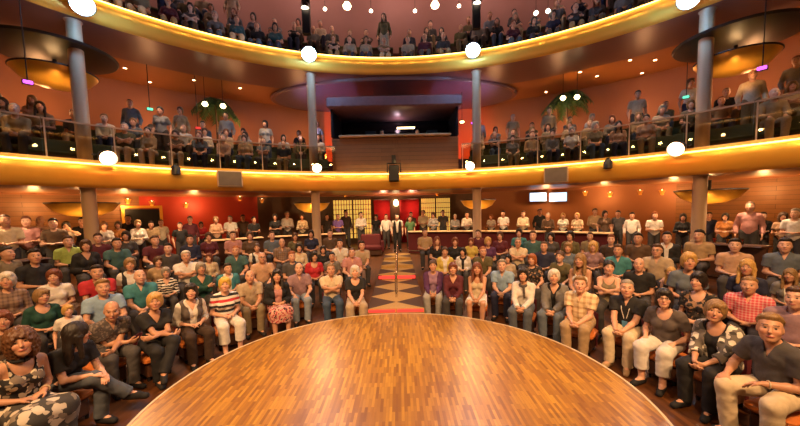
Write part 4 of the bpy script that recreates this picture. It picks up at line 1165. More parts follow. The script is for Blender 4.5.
S(747, 268, 'woman with long blond hair in a navy shirt behind the red checked shirt', 'f', 'long', 'blond', 'navy', neck='crew')
S(790, 276, 'woman with long dark blond hair in a white top at the right edge', 'f', 'long', 'dblond', 'white', neck='scoop', over=('grey', 'short', .07))
S(796, 299, 'person in a brown-pink shirt cut by the right edge', 'm', 'short', 'brown', 'mauve', wide=1.08)
S(638, 239, 'dark-haired man in a brown shirt, fourth row right', 'm', 'short', 'dark', 'brown', wide=1.05)
S(667, 238, 'dark-haired man in a black jacket with white collar, fourth row right', 'm', 'short', 'dark', 'white', over=('black', 'long', .05), neck='collar')
S(699, 236, 'dark-haired man in a tan shirt below the rightmost column', 'm', 'short', 'dark', 'tan', 'lap', wide=1.06)
S(735, 246, 'broad person in a pinkish-tan shirt with bowed dark head', 'm', 'short', 'dark', 'peach', 'lap', wide=1.05)
S(785, 246, 'dark-haired man in a slate blue shirt, upper right edge', 'm', 'short', 'dark', 'slate', 'lap', wide=1.05, neck='collar')
S(519, 233, 'person in a teal top in front of the rear right counter', 'f', 'shortf', 'dark', 'teal')
S(533, 236, 'dim person in a dark green shirt right of the teal top', 'm', 'short', 'brown', 'dteal')
S(551, 237, 'dark-haired woman in a charcoal top, fourth row right', 'f', 'bob', 'dark', 'charcoal')
S(570, 236, 'dark-haired person in an olive jacket, fourth row right', 'f', 'shortf', 'dark', 'olive', sleeve='long')
S(590, 237, 'brown-haired person in a mustard top, fourth row right', 'm', 'short', 'brown', 'khaki')
S(611, 240, 'person with red-brown hair in dark clothes beside the teal shirt, right block', 'm', 'short', 'auburn', 'dbrown')
S(500, 236, 'dim person in a maroon top in front of the rear right counter', 'f', 'shortf', 'brown', 'maroon')
S(478, 234, 'dim person in a red-brown shirt in front of the rear right counter', 'm', 'short', 'brown', 'maroon', sleeve='long')
S(425, 233, 'brown-haired person in a tan shirt beside the aisle at the back', 'm', 'short', 'brown', 'tan')
S(168, 249, 'person in a dark jacket behind the zebra top', 'm', 'short', 'dark', 'dgrey', sleeve='long')

for px0, px1, py, r in ((268, 345, 224, 10.3), (408, 545, 223, 10.3), (8, 46, 247, 9.9), (690, 768, 236, 9.6), (552, 612, 224, 10.3), (205, 262, 226, 10.3)):
    p0, p1 = onarc(px0, py, r, DC), onarc(px1, py, r, DC); COUNTERS.append((r, math.atan2(p0.x - DC.x, p0.y - DC.y), math.atan2(p1.x - DC.x, p1.y - DC.y)))
# ---- standing or perched at the rear counters, below the lower balcony
D = deep_person
def rear(items, side):
    for i, (px, py, sex, hair, hc, top, pose, r) in enumerate(items):
        nth = WORD[i]
        D(px, py, r, f'{"woman" if sex == "f" else "man"} in a {CN[top]} top by the rear counters, {nth} from the {side}', sex, hair, hc, top, pose, sleeve=RNG.choice(('short', 'long')), stand=True)
rear([(5, 221, 'm', 'crop', 'brown', 'cream', 'table', 10.2), (26, 222, 'm', 'short', 'auburn', 'pink', 'table', 10.6), (40, 221, 'm', 'balding', 'brown', 'peach', 'hang', 11.0), (53, 224, 'm', 'short', 'dark', 'brown', 'table', 10.6),
      (66, 226, 'f', 'bob', 'dark', 'white', 'camera', 10.4), (82, 222, 'm', 'short', 'dark', 'black', 'hang', 11.2), (104, 226, 'f', 'shortf', 'brown', 'white', 'table', 10.8), (118, 225, 'f', 'bob', 'brown', 'orange', 'table', 10.9), (128, 219, 'm', 'short', 'dark', 'black', 'hang', 12.2),
      (138, 224, 'f', 'shortf', 'dblond', 'white', 'table', 11.0), (151, 225, 'm', 'short', 'dark', 'tan', 'table', 11.0), (161, 223, 'm', 'crop', 'brown', 'cream', 'hang', 11.4), (180, 226, 'm', 'short', 'dark', 'black', 'hang', 10.9), (190, 220, 'm', 'short', 'brown', 'maroon', 'hang', 12.0),
      (201, 225, 'f', 'bob', 'dark', 'red', 'table', 11.2), (216, 220, 'f', 'shortf', 'dblond', 'peach', 'table', 11.4), (230, 219, 'm', 'crop', 'brown', 'white', 'table', 11.6), (243, 218, 'm', 'short', 'dark', 'brown', 'hang', 12.4), (254, 220, 'm', 'short', 'dark', 'black', 'table', 11.5),
      (275, 217, 'f', 'bob', 'dark', 'black', 'table', 11.4), (287, 215, 'm', 'short', 'grey', 'white', 'table', 11.5), (302, 217, 'f', 'bob', 'brown', 'cream', 'table', 11.5), (327, 217, 'm', 'short', 'dark', 'charcoal', 'hang', 12.5), (338, 217, 'm', 'crop', 'brown', 'violet', 'table', 11.4), (346, 213, 'm', 'short', 'dark', 'dbrown', 'hang', 12.2),
      (361, 215, 'm', 'short', 'dark', 'white', 'table', 11.6), (376, 217, 'f', 'bob', 'dark', 'black', 'hang', 12.0), (386, 217, 'm', 'short', 'dark', 'white', 'hang', 11.2)], 'left')
rear([(795, 214, 'm', 'short', 'grey', 'white', 'table', 11.0), (783, 217, 'f', 'curly', 'brown', 'peach', 'table', 10.6), (763, 222, 'm', 'short', 'dark', 'black', 'table', 10.8), (750, 207, 'm', 'crop', 'brown', 'pink', 'hang', 11.2), (725, 220, 'f', 'bob', 'dark', 'orange', 'table', 10.9), (709, 217, 'm', 'short', 'dark', 'navy', 'hang', 11.4),
      (683, 219, 'f', 'bob', 'dark', 'black', 'table', 11.0), (655, 216, 'm', 'short', 'ginger', 'white', 'table', 11.0), (632, 216, 'm', 'short', 'dark', 'white', 'hang', 11.0), (618, 214, 'm', 'short', 'dark', 'charcoal', 'hang', 12.2), (605, 214, 'f', 'bob', 'dark', 'brown', 'hang', 11.8), (595, 212, 'm', 'short', 'brown', 'tan', 'table', 11.2),
      (577, 216, 'f', 'shortf', 'blond', 'cream', 'table', 11.3), (563, 216, 'f', 'shortf', 'blond', 'white', 'table', 11.4), (548, 216, 'm', 'crop', 'grey', 'brown', 'table', 11.4), (540, 212, 'm', 'short', 'dark', 'black', 'hang', 12.4), (523, 214, 'm', 'crop', 'brown', 'cream', 'table', 11.3), (503, 214, 'm', 'short', 'dark', 'white', 'table', 11.5),
      (491, 217, 'f', 'bob', 'ginger', 'white', 'table', 11.4), (467, 215, 'm', 'short', 'dark', 'white', 'table', 11.4), (455, 217, 'm', 'crop', 'white', 'lgrey', 'table', 11.6), (443, 213, 'm', 'short', 'brown', 'charcoal', 'hang', 12.2), (433, 215, 'f', 'shortf', 'brown', 'lgrey', 'table', 11.5), (423, 213, 'm', 'short', 'dblond', 'cream', 'table', 11.6), (411, 215, 'm', 'short', 'dark', 'dbrown', 'table', 12.0)], 'right')
D(410, 224, 10.7, 'person in a pale green shirt standing at the head of the centre aisle', 'm', 'short', 'dark', 'green', 'hang')
D(397, 217, 10.9, 'waiter in a dark waistcoat standing at the head of the centre aisle', 'm', 'short', 'dark', 'white', 'hang', over=('black', 'none', .07), bottom='black', extra=0)

# ---- lower balcony
TOPS = ['beige', 'grey', 'white', 'khaki', 'black', 'tan', 'brown', 'lgrey', 'cream', 'olive', 'cream', 'slate', 'peach', 'beige', 'tan', 'white', 'lgrey', 'dgrey']
def balcony_row(tiers, rows, a0, a1, step, label, group, res, poses, stand_p, tops, sgroup, keep=None, off=.62):
    for s in (-1, 1):
        for ri in range(len(tiers)):
            r, z = tiers[ri]; rr = r + off - .02
            n = int((a1 - a0) * rr / step[ri]); k = 0
            for i in range(n):
                a = a0 + (i + .5 + RNG.uniform(-.07, .07)) * (a1 - a0) / n
                if ri == 2 and RNG.random() < .25: continue
                st_ = RNG.random() < stand_p[ri]; r_ = rr - (.50 if st_ else 0)
                x, y = BC[0] + r_ * math.sin(s * a), BC[1] + r_ * math.cos(s * a)
                if any(math.hypot(x - c_.x, y - c_.y) < .98 for c_ in cols): continue
                if keep and not keep(x, y, z): continue
                sex = RNG.choice('mf'); hair = RNG.choice(('short', 'crop', 'balding', 'short') if sex == 'm' else ('bob', 'shortf', 'long', 'tied', 'shortf'))
                hc = RNG.choice(('dark', 'brown', 'grey', 'dblond', 'brown', 'auburn', 'dark')); top = RNG.choice(tops)
                pose = 'hang' if st_ else RNG.choice(poses)
                th = math.atan2(-x * .6 - s * 0, y * .6 + .4 * (y - BC[1])) + RNG.uniform(-.15, .15)
                k += 1
                stock_person((x, y, z), th, GS * RNG.uniform(.95, 1.05), label(s, ri, k, top, sex, st_), sex, pose, res, group, st_, RNG.choice((-12, 0, 12)), hair=hair, hc=hc, top=top, sleeve=RNG.choice(('short', 'long')), bottom=RNG.choice(('dgrey', 'khaki', 'navy', 'beige', 'jeans', 'dbrown')))
ROWN = ['front', 'second', 'third']
def seen_x(x, y, z): 
    u = 400 + F_PX * x / y; v = HORIZON - F_PX * (z + 1.2 - CAM_Z) / y - (u - 400) * .02
    return -8 < u < 808 and v > -14
balcony_row(TL, 3, R(14.5), R(66), (.70, .72, .76), lambda s, ri, k, top, sex, st_: f'{"woman" if sex == "f" else "man"} in {CN[top]}{" standing" if st_ else ""}, lower balcony {ROWN[ri]} row, {WORD[k - 1]} {"left" if s < 0 else "right"} of the booth',
            'audience on the lower balcony', .018, ('lap', 'knees', 'crossed', 'clasp'), (.0, .12, .45), TOPS, None, seen_x)
balcony_row(TU, 3, R(.8), R(56), (.70, .74, .92), lambda s, ri, k, top, sex, st_: f'{"woman" if sex == "f" else "man"} in {CN[top]}{" standing" if st_ else ""}, upper balcony {ROWN[ri]} row, {WORD[k - 1]} {"left" if s < 0 else "right"} of the middle',
            'audience on the upper balcony', .020, ('lap', 'knees', 'crossed'), (.08, .12, .08), ['dgrey', 'brown', 'navy', 'charcoal', 'olive', 'grey', 'dteal', 'maroon', 'beige', 'black', 'slate', 'khaki'], None, seen_x, .45)
for x, top, lab in ((-.6, 'peach', 'operator in a peach shirt behind the control booth ledge, left of the console'), (1.0, 'lgrey', 'operator in a pale grey shirt behind the control booth ledge, right of the console')):
    stock_person((x - .12, 15.0, 4.25), RNG.uniform(-.2, .2), 1.0, lab, 'm', 'hang', .016, 'operators in the control booth', True, 0, hair='short', hc='dark', top=top)
# ------------------------------------------------------------------ seats
def chair(loc, th, label, group):
    t = empty('tub_chair', loc, th); tag(t, label, 'chair', group)
    return t
def chair_parts(t, seat, shell):
    MB().box((0, -.03, .345), (.44, .48, .11), bev=.035).build('seat', seat, t)
    pr = [(.235, .06), (.265, .06), (.275, .66), (.265, .69), (.248, .69), (.235, .64)]
    MB().arc(pr, R(-52), R(52), 18, closed=True).build('backrest', shell, t)
    MB().box((0, -.03, .17), (.36, .40, .24), bev=.03).build('base', M['darkwood'], t)
    for sx in (-1, 1):
        for sy in (-1, 1): MB().lathe([(.02, 0), (.025, .06)], (sx * .15, sy * .16 - .03, 0), 10).build('foot', M['black'], t)
SHORT = ['woman in the floral dress', 'black-haired woman turned away', 'grinning man in grey print', 'blond woman in a black dress', 'laughing woman in a waistcoat', 'woman in the striped top', 'bald man in a beige shirt', 'woman in a black cardigan and red skirt', 'man in a mauve shirt', 'man in a cream polo shirt', 'white-blond woman by the aisle',
         'woman in a purple cardigan', 'woman in a maroon cardigan', 'woman in a cream sleeveless top', 'man in a pale blue shirt', 'woman with a grey scarf', 'white-haired woman in a grey jacket', 'man in a cream checked shirt', 'man with the lanyard', 'woman in a charcoal top and white trousers', 'woman in the printed jacket', 'man in a dark grey polo shirt']
proto = None
for b, J in FR:
    lab = 'orange-seated tub chair under the ' + SHORT[FR.index((b, J))]
    q = Matrix.Rotation(b.rotation_euler.z, 3, 'Z') @ Vector((0, .06, 0))
    loc = (b.location.x + q.x, b.location.y + q.y, FZ)
    if proto is None:
        proto = chair(loc, b.rotation_euler.z, lab, 'tub chairs of the front row'); chair_parts(proto, M['orangeseat'], M['maroon']); proto.scale = (1.04, 1.04, 1.04)
    else:
        t = copy_tree(proto); t.location = loc; t.scale = (1.04, 1.04, 1.04); t.rotation_euler.z = b.rotation_euler.z; t['label'] = lab
# sofas of the rows behind, one per block and row
def sofa(r, a0, a1, c, zf, lab, mat, back, group, smat=None):
    am = (a0 + a1) / 2; x, y = c[0] + r * math.sin(am), c[1] + r * math.cos(am); z = zf(x, y)
    t = empty('curved_sofa', (c[0], c[1], z)); tag(t, lab, 'sofa', group)
    MB().arc([(r - .20, .28), (r - .22, .34), (r - .20, .385), (r + .22, .385), (r + .24, .34), (r + .22, .28)], a0, a1, 20, closed=True).build('seat', smat or mat, t)
    MB().arc([(r + .24, .25), (r + .26, back), (r + .28, back + .02), (r + .30, back), (r + .31, .25)], a0, a1, 20, closed=True).build('backrest', mat, t)
    MB().arc([(r - .20, .0), (r - .20, .27), (r + .30, .27), (r + .30, .0)], a0, a1, 20, closed=True).build('base', M['darkwood'], t)
for i, (r, z) in enumerate(TL):
    for s in (-1, 1):
        for j, (u, v) in enumerate(((14.5, 38), (38.6, 66))):
            sofa(r + .62, s * R(u) if s > 0 else -R(v), s * R(v) if s > 0 else -R(u), BC, lambda x, y: z, f'olive sofa, {ROWN[i]} row of the lower balcony, {"near" if j == 0 else "far from"} the booth, {"left" if s < 0 else "right"}', M['green'], .74, 'sofas of the lower balcony')
for i, (r, z) in enumerate(TU):
    for s in (-1, 1):
        sofa(r + .45, R(.6) if s > 0 else R(-58), R(58) if s > 0 else R(-.6), BC, lambda x, y: z, f'long olive sofa, {ROWN[i]} row of the upper balcony, {"left" if s < 0 else "right"} half', M['green'], .60, 'sofas of the upper balcony')
# maroon sofa ends seen by the aisle and at the right
def bench(px, py, r, w, lab, rz=0):
    p = onarc(px, py, r, DC); z = zfloor(p.x, p.y); t = empty('sofa', (p.x, p.y, z), facing(p, .4, rz)); tag(t, lab, 'sofa', 'maroon sofas of the stalls')
    MB().box((0, -.05, .30), (w, .62, .20), bev=.05).build('seat', M['maroon'], t); MB().box((0, .30, .52), (w, .16, .72), bev=.06, rx=-.12).build('backrest', M['maroon'], t)
    MB().box((0, .0, .11), (w - .06, .6, .2)).build('base', M['darkwood'], t)
    for s in (-1, 1): MB().box((s * (w / 2 + .05), -.02, .36), (.12, .66, .5), bev=.05).build('armrest', M['maroon'], t)
bench(371, 239, 10.2, .9, 'maroon sofa beside the aisle in front of the rear left counter')
# ------------------------------------------------------------------ counters at the back of the stalls
def counter(px0, px1, py, r, lab, top, front, h=.92):
    p0, p1 = onarc(px0, py, r, DC), onarc(px1, py, r, DC)
    a0, a1 = [math.atan2(p.x - DC.x, p.y - DC.y) for p in (p0, p1)]
    zf = min(zfloor(p0.x, p0.y), zfloor(p1.x, p1.y))
    t = empty('bar_counter', (DC.x, DC.y, zf)); tag(t, lab, 'counter', 'counters at the back of the stalls')
    MB().arc([(r - .26, h), (r - .28, h + .02), (r - .26, h + .045), (r + .26, h + .045), (r + .26, h)], a0, a1, 20, closed=True).build('worktop', top, t)
    MB().arc([(r - .06, -.02), (r - .06, h), (r + .02, h), (r + .02, -.02)], a0, a1, 20, closed=True).build('front_panel', front, t)
    MB().arc([(r - .12, .08), (r - .12, .12), (r - .08, .12), (r - .08, .08)], a0, a1, 20, closed=True).build('foot_rail', M['chrome'], t)
    return zf + h + .045
Z1 = counter(268, 345, 224, 10.3, 'dark counter with a pale top at the rear left, beside the second column', M['marble'], M['darkwood'])
Z2 = counter(408, 545, 223, 10.3, 'long maroon-fronted counter at the rear right of the aisle', M['marble'], M['maroon'])
Z3 = counter(8, 46, 247, 9.9, 'dark wood counter at the far left behind the khaki shirt', M['darkwood'], M['darkwood'])
Z4 = counter(690, 768, 236, 9.6, 'dark wood counter at the far right below the bowl lamp', M['darkwood'], M['darkwood'])
Z5 = counter(552, 612, 224, 10.3, 'maroon-fronted counter at the rear right, third from the aisle', M['marble'], M['maroon'])
Z6 = counter(205, 262, 226, 10.3, 'dark-fronted counter at the rear left of the crowd', M['marble'], M['darkwood'])
def glass(px, py, r, ztop, lab, mat):
    p = onarc(px, py, r, DC); t = empty('drinking_glass', (p.x, p.y, ztop + .002)); tag(t, lab, 'glass', 'drinks on the rear counters')
    MB().lathe([(.03, 0), (.034, .005), (.042, .15), (.038, .15), (.031, .012)], n=14).build('tumbler', M['glass'], t); MB().lathe([(.028, .012), (.037, .11)], n=14).build('drink', mat, t.children[0])
amberd = plain('amber_drink', (.7, .25, .03), .2); redd = plain('red_drink', (.6, .04, .03), .2)
for i, (px, py, r, z, mat, lab) in enumerate(((28, 240, 9.9, Z3, amberd, 'glass of amber drink on the far left counter'), (715, 234, 9.6, Z4, redd, 'glass of red drink on the far right counter, leftmost of its row'), (728, 234, 9.6, Z4, amberd, 'glass of amber drink on the far right counter, middle of its row'),
                        (742, 233, 9.6, Z4, redd, 'glass of red drink on the far right counter, rightmost of its row'), (430, 222, 10.3, Z2, amberd, 'glass of amber drink on the long maroon-fronted counter near the aisle'), (486, 222, 10.3, Z2, amberd, 'glass of amber drink in the middle of the long maroon-fronted counter'), (318, 222, 10.3, Z1, amberd, 'glass of amber drink on the pale-topped rear left counter'))):
    glass(px, py, r, z, lab, mat)
# camera held up by the man in lime
p = onarc(69, 229, 8.0, DC)
for o in SC.objects:
    if o.get('label', '').startswith('person in a lime shirt'):
        f = o.rotation_euler.z; q = Matrix.Rotation(f, 3, 'Z') @ Vector((0, -.37, 0))
        t = empty('camera_body', (o.location.x + q.x, o.location.y + q.y, o.location.z + .68), f); t.name = 'photo_camera'; tag(t, 'dark photo camera in the lap of the person in lime', 'camera')
        MB().box((0, 0, .05), (.14, .06, .09), bev=.012).build('casing', M['black'], t); MB().lathe([(.035, 0), (.032, .06)], (0, 0, 0), 16).build('lens_barrel', M['black'], t).matrix_local = Matrix.Translation((0, -.03, .05)) @ Matrix.Rotation(R(90), 4, 'X')
# ------------------------------------------------------------------ back of the hall under the balcony
def drape(px0, px1, lab):
    a0, a1 = ang(onarc(px0, 203, 15.8)), ang(onarc(px1, 203, 15.8))
    t = empty('red_curtain', (*BC, DECK)); tag(t, lab, 'curtain', 'red curtains at the back')
    n = 90; vs = []; fs = []
    for i in range(n + 1):
        a = a0 + (a1 - a0) * i / n; r = 15.75 + .05 * math.sin(i * 1.25)
        for z in (.02, 2.4): vs.append((r * math.sin(a), r * math.cos(a), z))
    fs = [(2 * i, 2 * i + 2, 2 * i + 3, 2 * i + 1) for i in range(n)]
    m = MB().add(vs, fs); o = m.build('drape', M['curtain'], t); md = o.modifiers.new('thick', 'SOLIDIFY'); md.thickness = .02
    MB().arc([(15.68, 2.4), (15.68, 2.46), (15.84, 2.46), (15.84, 2.4)], a0, a1, 12, closed=True).build('pelmet', M['darkwood'], t)
drape(374, 390, 'red curtain left of the lit gap at the back of the hall'); drape(400, 419, 'red curtain right of the lit gap at the back of the hall')
p = onarc(396, 203, 15.7); t = empty('wall_lantern', p); tag(t, 'glowing wall lantern between the two red curtains', 'lantern')
MB().lathe([(.06, -.16), (.12, -.1), (.12, .1), (.06, .18)], n=16).build('lamp_shade', M['lenswarm'], t); MB().tube([(0, 0, .16), (0, .25, .30)], .02).build('arm', M['black'], t)
for px, lab in ((538, 'bright blue wall screen at the rear right, nearer the aisle'), (558, 'bright blue wall screen at the rear right, farther from the aisle')):
    p = onarc(px, 197, 15.6); t = empty('wall_screen', p, -ang(p)); tag(t, lab, 'screen', 'wall screens at the back')
    MB().box((0, .03, 0), (.82, .06, .48), bev=.015).build('casing', M['black'], t); MB().box((0, -.004, 0), (.76, .008, .42)).build('screen', M['screen'], t.children[0])
    MB().box((0, .14, 0), (.2, .18, .2)).build('wall_bracket', M['black'], t)
SC_ = [(128, 203), (152, 205), (186, 207), (240, 200), (262, 202), (345, 196), (437, 195), (585, 195), (610, 196), (640, 194), (662, 194)]
for i, (px, py) in enumerate(SC_):
    p = onarc(px, py, 15.85); t = empty('wall_sconce', p, -ang(p)); tag(t, f'small glowing wall sconce at the back under the lower balcony, {WORD[i]} from the left', 'sconce', 'wall sconces at the back')
    MB().arc([(.05, 0), (.11, .16), (.12, .16), (.06, 0)], R(90), R(270), 14, closed=True).build('lamp_shade', M['gold'], t); MB().lathe([(0, 0), (.05, .04), (.06, .10), (0, .17)], (0, -.03, .02), 14).build('bulb', M['lenswarm'], t); MB().box((0, .08, .05), (.1, .14, .18)).build('wall_plate', M['gold'], t)
# backlit lattice screens
for px0, px1, lab in ((333, 352, 'backlit golden lattice screen at the back, nearest the second column'), (353, 371, 'backlit golden lattice screen at the back, next to the left red curtain'), (421, 435, 'backlit golden lattice screen at the back, next to the right red curtain'), (436, 450, 'backlit golden lattice screen at the back, nearer the third column')):
    a0, a1 = ang(onarc(px0, 203, 15.8)), ang(onarc(px1, 203, 15.8)); t = empty('lattice_screen', (*BC, DECK)); tag(t, lab, 'screen', 'lattice screens at the back')
    MB().arc([(15.9, .3), (15.9, 2.45)], a0, a1, 8).build('lit_panel', M['litgold'], t)
    g = MB(); m_ = 7
    for i in range(m_ + 1):
        a = a0 + (a1 - a0) * i / m_; g.box((15.86 * math.sin(a), 15.86 * math.cos(a), 1.37), (.035, .04, 2.2), rz=-a)
    for j in range(9): g.arc([(15.84, .29 + j * .268), (15.84, .32 + j * .268), (15.88, .32 + j * .268), (15.88, .29 + j * .268)], a0, a1, 8, closed=True)
    g.build('lattice', M['darkwood'], t)
# dark door openings in the red wall
for px, lab in ((142, 'dark doorway in the red rear wall on the left'),):
    p = onarc(px, 207, 15.9); t = empty('doorway', (p.x, p.y, DECK), -ang(p)); tag(t, lab, 'doorway')
    MB().box((0, -.03, 1.05), (1.15, .06, 2.1)).build('door_leaf', M['black'], t)
    f = MB(); f.box((-.64, -.05, 1.08), (.10, .12, 2.2)); f.box((.64, -.05, 1.08), (.10, .12, 2.2)); f.box((0, -.05, 2.2), (1.38, .12, .10)); f.build('door_frame', M['gold'], t)
# ------------------------------------------------------------------ palms behind the lower balcony seats, with pendant lamps
def palm(px, py, lab):
    p = onarc(px, py - 9, 14.82); base = 4.68; t = empty('potted_palm', (p.x, p.y, base)); tag(t, lab, 'palm', 'palms on the lower balcony'); h = p.z - base
    MB().lathe([(.18, 0), (.27, .55), (.29, .58), (.27, .62), (.24, .56)], n=20).build('pot', M['terracotta'], t)
    MB().tube([(0, 0, .5), (.03, 0, h * .5), (0, .02, h)], .055, 10, .04).build('trunk', M['trunk'], t)
    rg = random.Random(int(px))
    for k in range(28):
        a = 2 * math.pi * k / 28 * 3.1 + rg.uniform(-.1, .1); Lf = rg.uniform(.75, 1.02); up = rg.uniform(.1, .7); mb = MB(); pts = []
        for i in range(8):
            u = i / 7; pts.append(Vector((math.cos(a) * Lf * u, math.sin(a) * Lf * u, h + up * Lf * u - 1.0 * Lf * u * u * .9)))
        mb.tube(pts, .010, 5, .004); side = Vector((-math.sin(a), math.cos(a), 0))
        for i in range(1, 8):
            for s in (-1, 1):
                for f_ in (0, .5):
                    q = pts[i] * (1 - f_) + pts[i - 1] * f_; w = .40 * (1 - abs(i / 7 - .45)); d = (pts[i] - pts[i - 1]).normalized()
                    e = q + side * s * w + d * .10 + Vector((0, 0, -.12)); n_ = Vector((0, 0, .006))
                    mb.add([q - d * .055, q + d * .055, e, q + n_ - d * .0], [(0, 1, 2), (0, 2, 3), (1, 3, 2), (0, 3, 1)])
        mb.build('frond', M['leaf'], t, smooth=False)
palm(215, 112, 'tall potted palm rising behind the left lower balcony seats'); palm(567, 105, 'tall potted palm rising behind the right lower balcony seats')
def pendant(px, py, r, ztop, lab, grp, mat='lenswarm', rad=.13):
    p = onarc(px, py, r); t = empty('pendant_lamp', p); tag(t, lab, 'lamp', grp)
    MB().lathe([(.0, -rad), (rad * .8, -rad * .5), (rad, 0), (rad * .6, rad * .7), (0, rad * .9)], n=18).build('globe', M[mat], t)
    MB().lathe([(rad * .62, rad * .7), (rad * .4, rad * 1.2), (.02, rad * 1.4)], n=16).build('cap', M['black'], t)
    MB().tube([(0, 0, rad * 1.2), (0, 0, ztop - p.z)], .010, 6).build('cable', M['black'], t)
for px, py, lab in ((205, 104, 'glowing globe lamp over the left palm, nearer the left wall'), (223, 106, 'glowing globe lamp over the left palm, nearer the booth'), (563, 98, 'glowing globe lamp over the right palm, nearer the booth'), (577, 97, 'glowing globe lamp over the right palm, nearer the right wall')):
    pendant(px, py, 13.4, 7.83, lab, 'globe lamps over the palms', 'lenswarm', .11)
for px, py, lab, rad in ((347, 6, 'large glowing pendant lamp above the upper balcony, left of centre', .17), (435, 5, 'large glowing pendant lamp above the upper balcony, right of centre', .17), (325, 9, 'small pendant lamp above the upper balcony near the left lamp pole', .08), (371, 11, 'small pendant lamp above the upper balcony, left of the middle', .08),
                         (415, 11, 'small pendant lamp above the upper balcony, right of the middle', .08), (459, 6, 'small pendant lamp above the upper balcony near the right lamp pole', .08), (536, 13, 'small pendant lamp over the right upper balcony, nearer the middle', .09), (548, 11, 'small pendant lamp over the right upper balcony, farther from the middle', .09)):
    pendant(px, py, 11.6, 14.2, lab, 'pendant lamps above the upper balcony', 'dot' if rad < .1 else 'lenswarm', rad)
# downlights set in the soffits
DOTS = [(104, 82), (99, 98), (150, 82), (157, 95), (194, 80), (177, 97), (23, 55), (84, 55), (240, 88), (546, 92), (580, 72), (597, 76), (642, 73), (669, 93), (686, 72), (790, 28), (788, 38), (630, 60), (125, 68), (655, 60)]
for i, (px, py) in enumerate(DOTS):
    d = ray(px, py); z = 7.84; tt = (z - CAM_Z) / d.z; p = CAM_P + d * tt
    if math.hypot(p.x - BC[0], p.y - BC[1]) > 15.6: continue
    if math.hypot(p.x - BC[0], p.y - BC[1]) < 13.35: p.z = 7.78
    t = empty('ceiling_downlight', p); tag(t, f'small round downlight in the soffit of the upper balcony, {("left" if px < 400 else "right")} half, {WORD[i]} of the scatter', 'downlight', 'downlights in the upper soffit')
    MB().lathe([(.055, -.012), (.085, -.014), (.09, .0)], n=16, cap=False).build('trim_ring', M['ivory'], t); MB().lathe([(0, -.008), (.055, -.008)], n=16).build('lens', M['dot'], t)
for px, py, mat, lab in ((150, 109, 'lensgreen', 'small glowing green sign above the left lower balcony'), (686, 97, 'lensgreen', 'small glowing green sign above the right lower balcony'), (473, 123, 'lensmagenta', 'magenta lamp right of the control booth'), (28, 82, 'lensmagenta', 'magenta lamp under the left bowl lamp'), (762, 68, 'lensmagenta', 'magenta lamp under the right bowl lamp'), (198, 128, 'ledred', 'small red lamp among the left lower balcony seats'), (462, 122, 'lenswarm', 'small white lamp right of the control booth')):
    p = onarc(px, py, 13.2 if 140 < px < 690 else 10.9); t = empty('sign_lamp', p, -ang(p)); tag(t, lab, 'lamp', 'small coloured lamps')
    MB().box((0, 0, 0), (.17, .05, .08), bev=.012).build('lens', M[mat], t); MB().box((0, .05, 0), (.20, .05, .11), bev=.01).build('casing', M['black'], t)
    MB().tube([(0, .05, .05), (0, .05, 7.8 - p.z)], .012, 6).build('stem', M['black'], t)
# handbag at the far left
b0, J0 = FR[0]
# ------------------------------------------------------------------ light
def lamp_(kind, name, loc, energy, col, target=None, **k):
    l = bpy.data.lights.new(name, kind); l.energy = energy; l.color = col
    for a, v in k.items(): setattr(l, a, v)
    o = bpy.data.objects.new(name, l); COL.objects.link(o); o.location = loc
    if target is not None: o.rotation_euler = (Vector(target) - Vector(loc)).to_track_quat('-Z', 'Y').to_euler()
    return o
def ring(r, z, a): return Vector((BC[0] + r * math.sin(R(a)), BC[1] + r * math.cos(R(a)), z))
WARM = (1, .56, .25); AMB = (1, .50, .18)
# front wash from lanterns over the stage opening
for x, tx, e in ((-4.5, -5.5, 3900), (-1.5, -1.5, 2500), (1.5, 1.5, 2500), (4.5, 5.5, 3900)):
    lamp_('SPOT', 'front_wash', (x, -1.0, 7.6), e, WARM, (tx, 6.6, .3), spot_size=R(74), spot_blend=.9, shadow_soft_size=.22)
lamp_('SPOT', 'stage_spot', (0, 2.6, 8.5), 2600, (1, .66, .22), (-.1, 4.0, 0), spot_size=R(44), spot_blend=.9, shadow_soft_size=.3)
# overhead house lights on the stalls
for x, y in ((-6, 7), (-3, 9.5), (3, 9.5), (6, 7)):
    lamp_('SPOT', 'house_light', (x, y, 12.5), 1900 if y < 9 else 900, WARM, (x, y, 0), spot_size=R(50), spot_blend=.9, shadow_soft_size=.3)
# stage lamps
for i, (p, d) in enumerate(LAMPS):
    q = p + d * .12
    if i < 2 or i > 5:
        lamp_('SPOT', 'cold_beam', q, 260, (.60, .82, 1), q + d * 5, spot_size=R(46), spot_blend=.8, shadow_soft_size=.2)
        lamp_('POINT', 'cold_spill', q + d * .2, 150, (.25, .55, 1), shadow_soft_size=.25)
    else:
        lamp_('SPOT', 'amber_beam', q, 260, (1, .55, .26), q + d * 5, spot_size=R(70), spot_blend=.7, shadow_soft_size=.2)
        lamp_('POINT', 'amber_spill', q + d * .2, 22, (1, .30, .10), shadow_soft_size=.2)
# bowls
for i, p in enumerate(BOWL):
    lamp_('POINT', 'bowl_glow', p + Vector((0, 0, .10)), 30, AMB, shadow_soft_size=.08)
    v = (CAM_P - p); v.z = 0; v.normalize()
    lamp_('SPOT', 'added_bowl_fill', p + v * .9 + Vector((0, 0, -.9)), 110 if i > 1 else 60, AMB, p + Vector((0, 0, -.2)), spot_size=R(95), spot_blend=.8, shadow_soft_size=.05)  # fill added below each bowl to brighten its outside; no fitting there
# gold fronts, brightened by rows of added spots that have no fittings
for a in [k * 3.5 for k in range(-24, 25)]:
    for z, e in ((3.55, 20), (8.14, 17)):
        lamp_('SPOT', 'added_front_fill', ring(10.0, z + .8, a), e, (1, .62, .20), ring(10.95, z + .05, a), spot_size=R(80), spot_blend=.9, shadow_soft_size=.04)
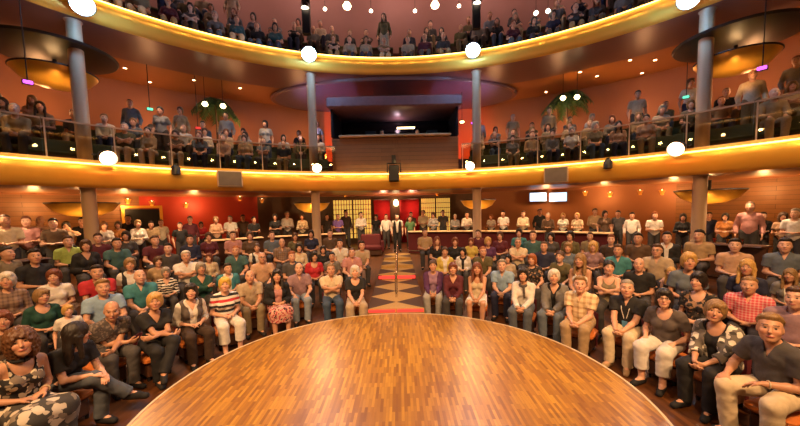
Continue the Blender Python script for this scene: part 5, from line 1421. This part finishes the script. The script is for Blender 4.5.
# downlights over the rear counters
for a in range(-62, 63, 9):
    q = ring(11.7, 3.10, a); lamp_('SPOT', 'counter_downlight', q, 210, (1, .64, .34), ring(12.3, 0, a), spot_size=R(115), spot_blend=.6, shadow_soft_size=.06)
for a in list(range(-64, -36, 9)) + list(range(28, 65, 9)):
    lamp_('POINT', 'rear_wall_glow', ring(15.2, 2.75, a), 46, (1, .52, .18), shadow_soft_size=.1)
for a in (-3.2, 2.6): lamp_('POINT', 'added_curtain_fill', ring(15.0, 2.7, a), 45, (1, .45, .25), shadow_soft_size=.1)  # unseen fill lights added to brighten the red curtains
# lower balcony
for a in (-66, -54, -42, -30, -19, 19, 30, 42, 54, 66):
    lamp_('POINT', 'balcony_wall_glow', ring(14.7, 6.2, a), 50, (1, .46, .18), shadow_soft_size=.2)
    q = ring(11.6, 7.6, a); lamp_('SPOT', 'balcony_downlight', q, 300, (1, .60, .30), ring(12.3, 0, a), spot_size=R(100), spot_blend=.8, shadow_soft_size=.1)
for x in (-3.3, 3.0): lamp_('SPOT', 'red_wall_spot', (x, 15.2, 4.8), 650, (1, .13, .03), (x * 1.02, 18.3, 6.2), spot_size=R(85), spot_blend=.8)
for s in (-1, 1): lamp_('SPOT', 'soffit_glow', ring(13.8, 5.9, s * 33), 90, (1, .45, .08), ring(14.2, 7.8, s * 34), spot_size=R(100), spot_blend=.9)
for x in (-4.6, 4.4): lamp_('SPOT', 'added_canopy_fill', (x, 13.9, 5.6), 380, (.58, .48, .85), (x * .55, 15.6, 7.7), spot_size=R(95), spot_blend=.9, shadow_soft_size=.1)  # unseen spots added to lift the dark underside of the canopy
lamp_('POINT', 'booth_light', (0, 15.2, 6.2), 12, (.9, .6, .7), shadow_soft_size=.1)
# upper balcony
for a in (-52, -34, -16, 0, 16, 34, 52):
    lamp_('POINT', 'upper_house_light', ring(12.8, 13.2, a), 150, (1, .58, .48), shadow_soft_size=.2)
w = bpy.data.worlds.new('world'); SC.world = w; w.use_nodes = True
bg = w.node_tree.nodes['Background']; bg.inputs[0].default_value = (1, .55, .28, 1); bg.inputs[1].default_value = .018
SC.view_settings.view_transform = 'Standard'; SC.view_settings.look = 'None'; SC.view_settings.exposure = 0; SC.view_settings.gamma = 1
SC.view_settings.use_curve_mapping = False
SC.cycles.use_denoising = True
SC.cycles.sample_clamp_indirect = 4
SC.cycles.max_bounces = 6; SC.cycles.transparent_max_bounces = 12
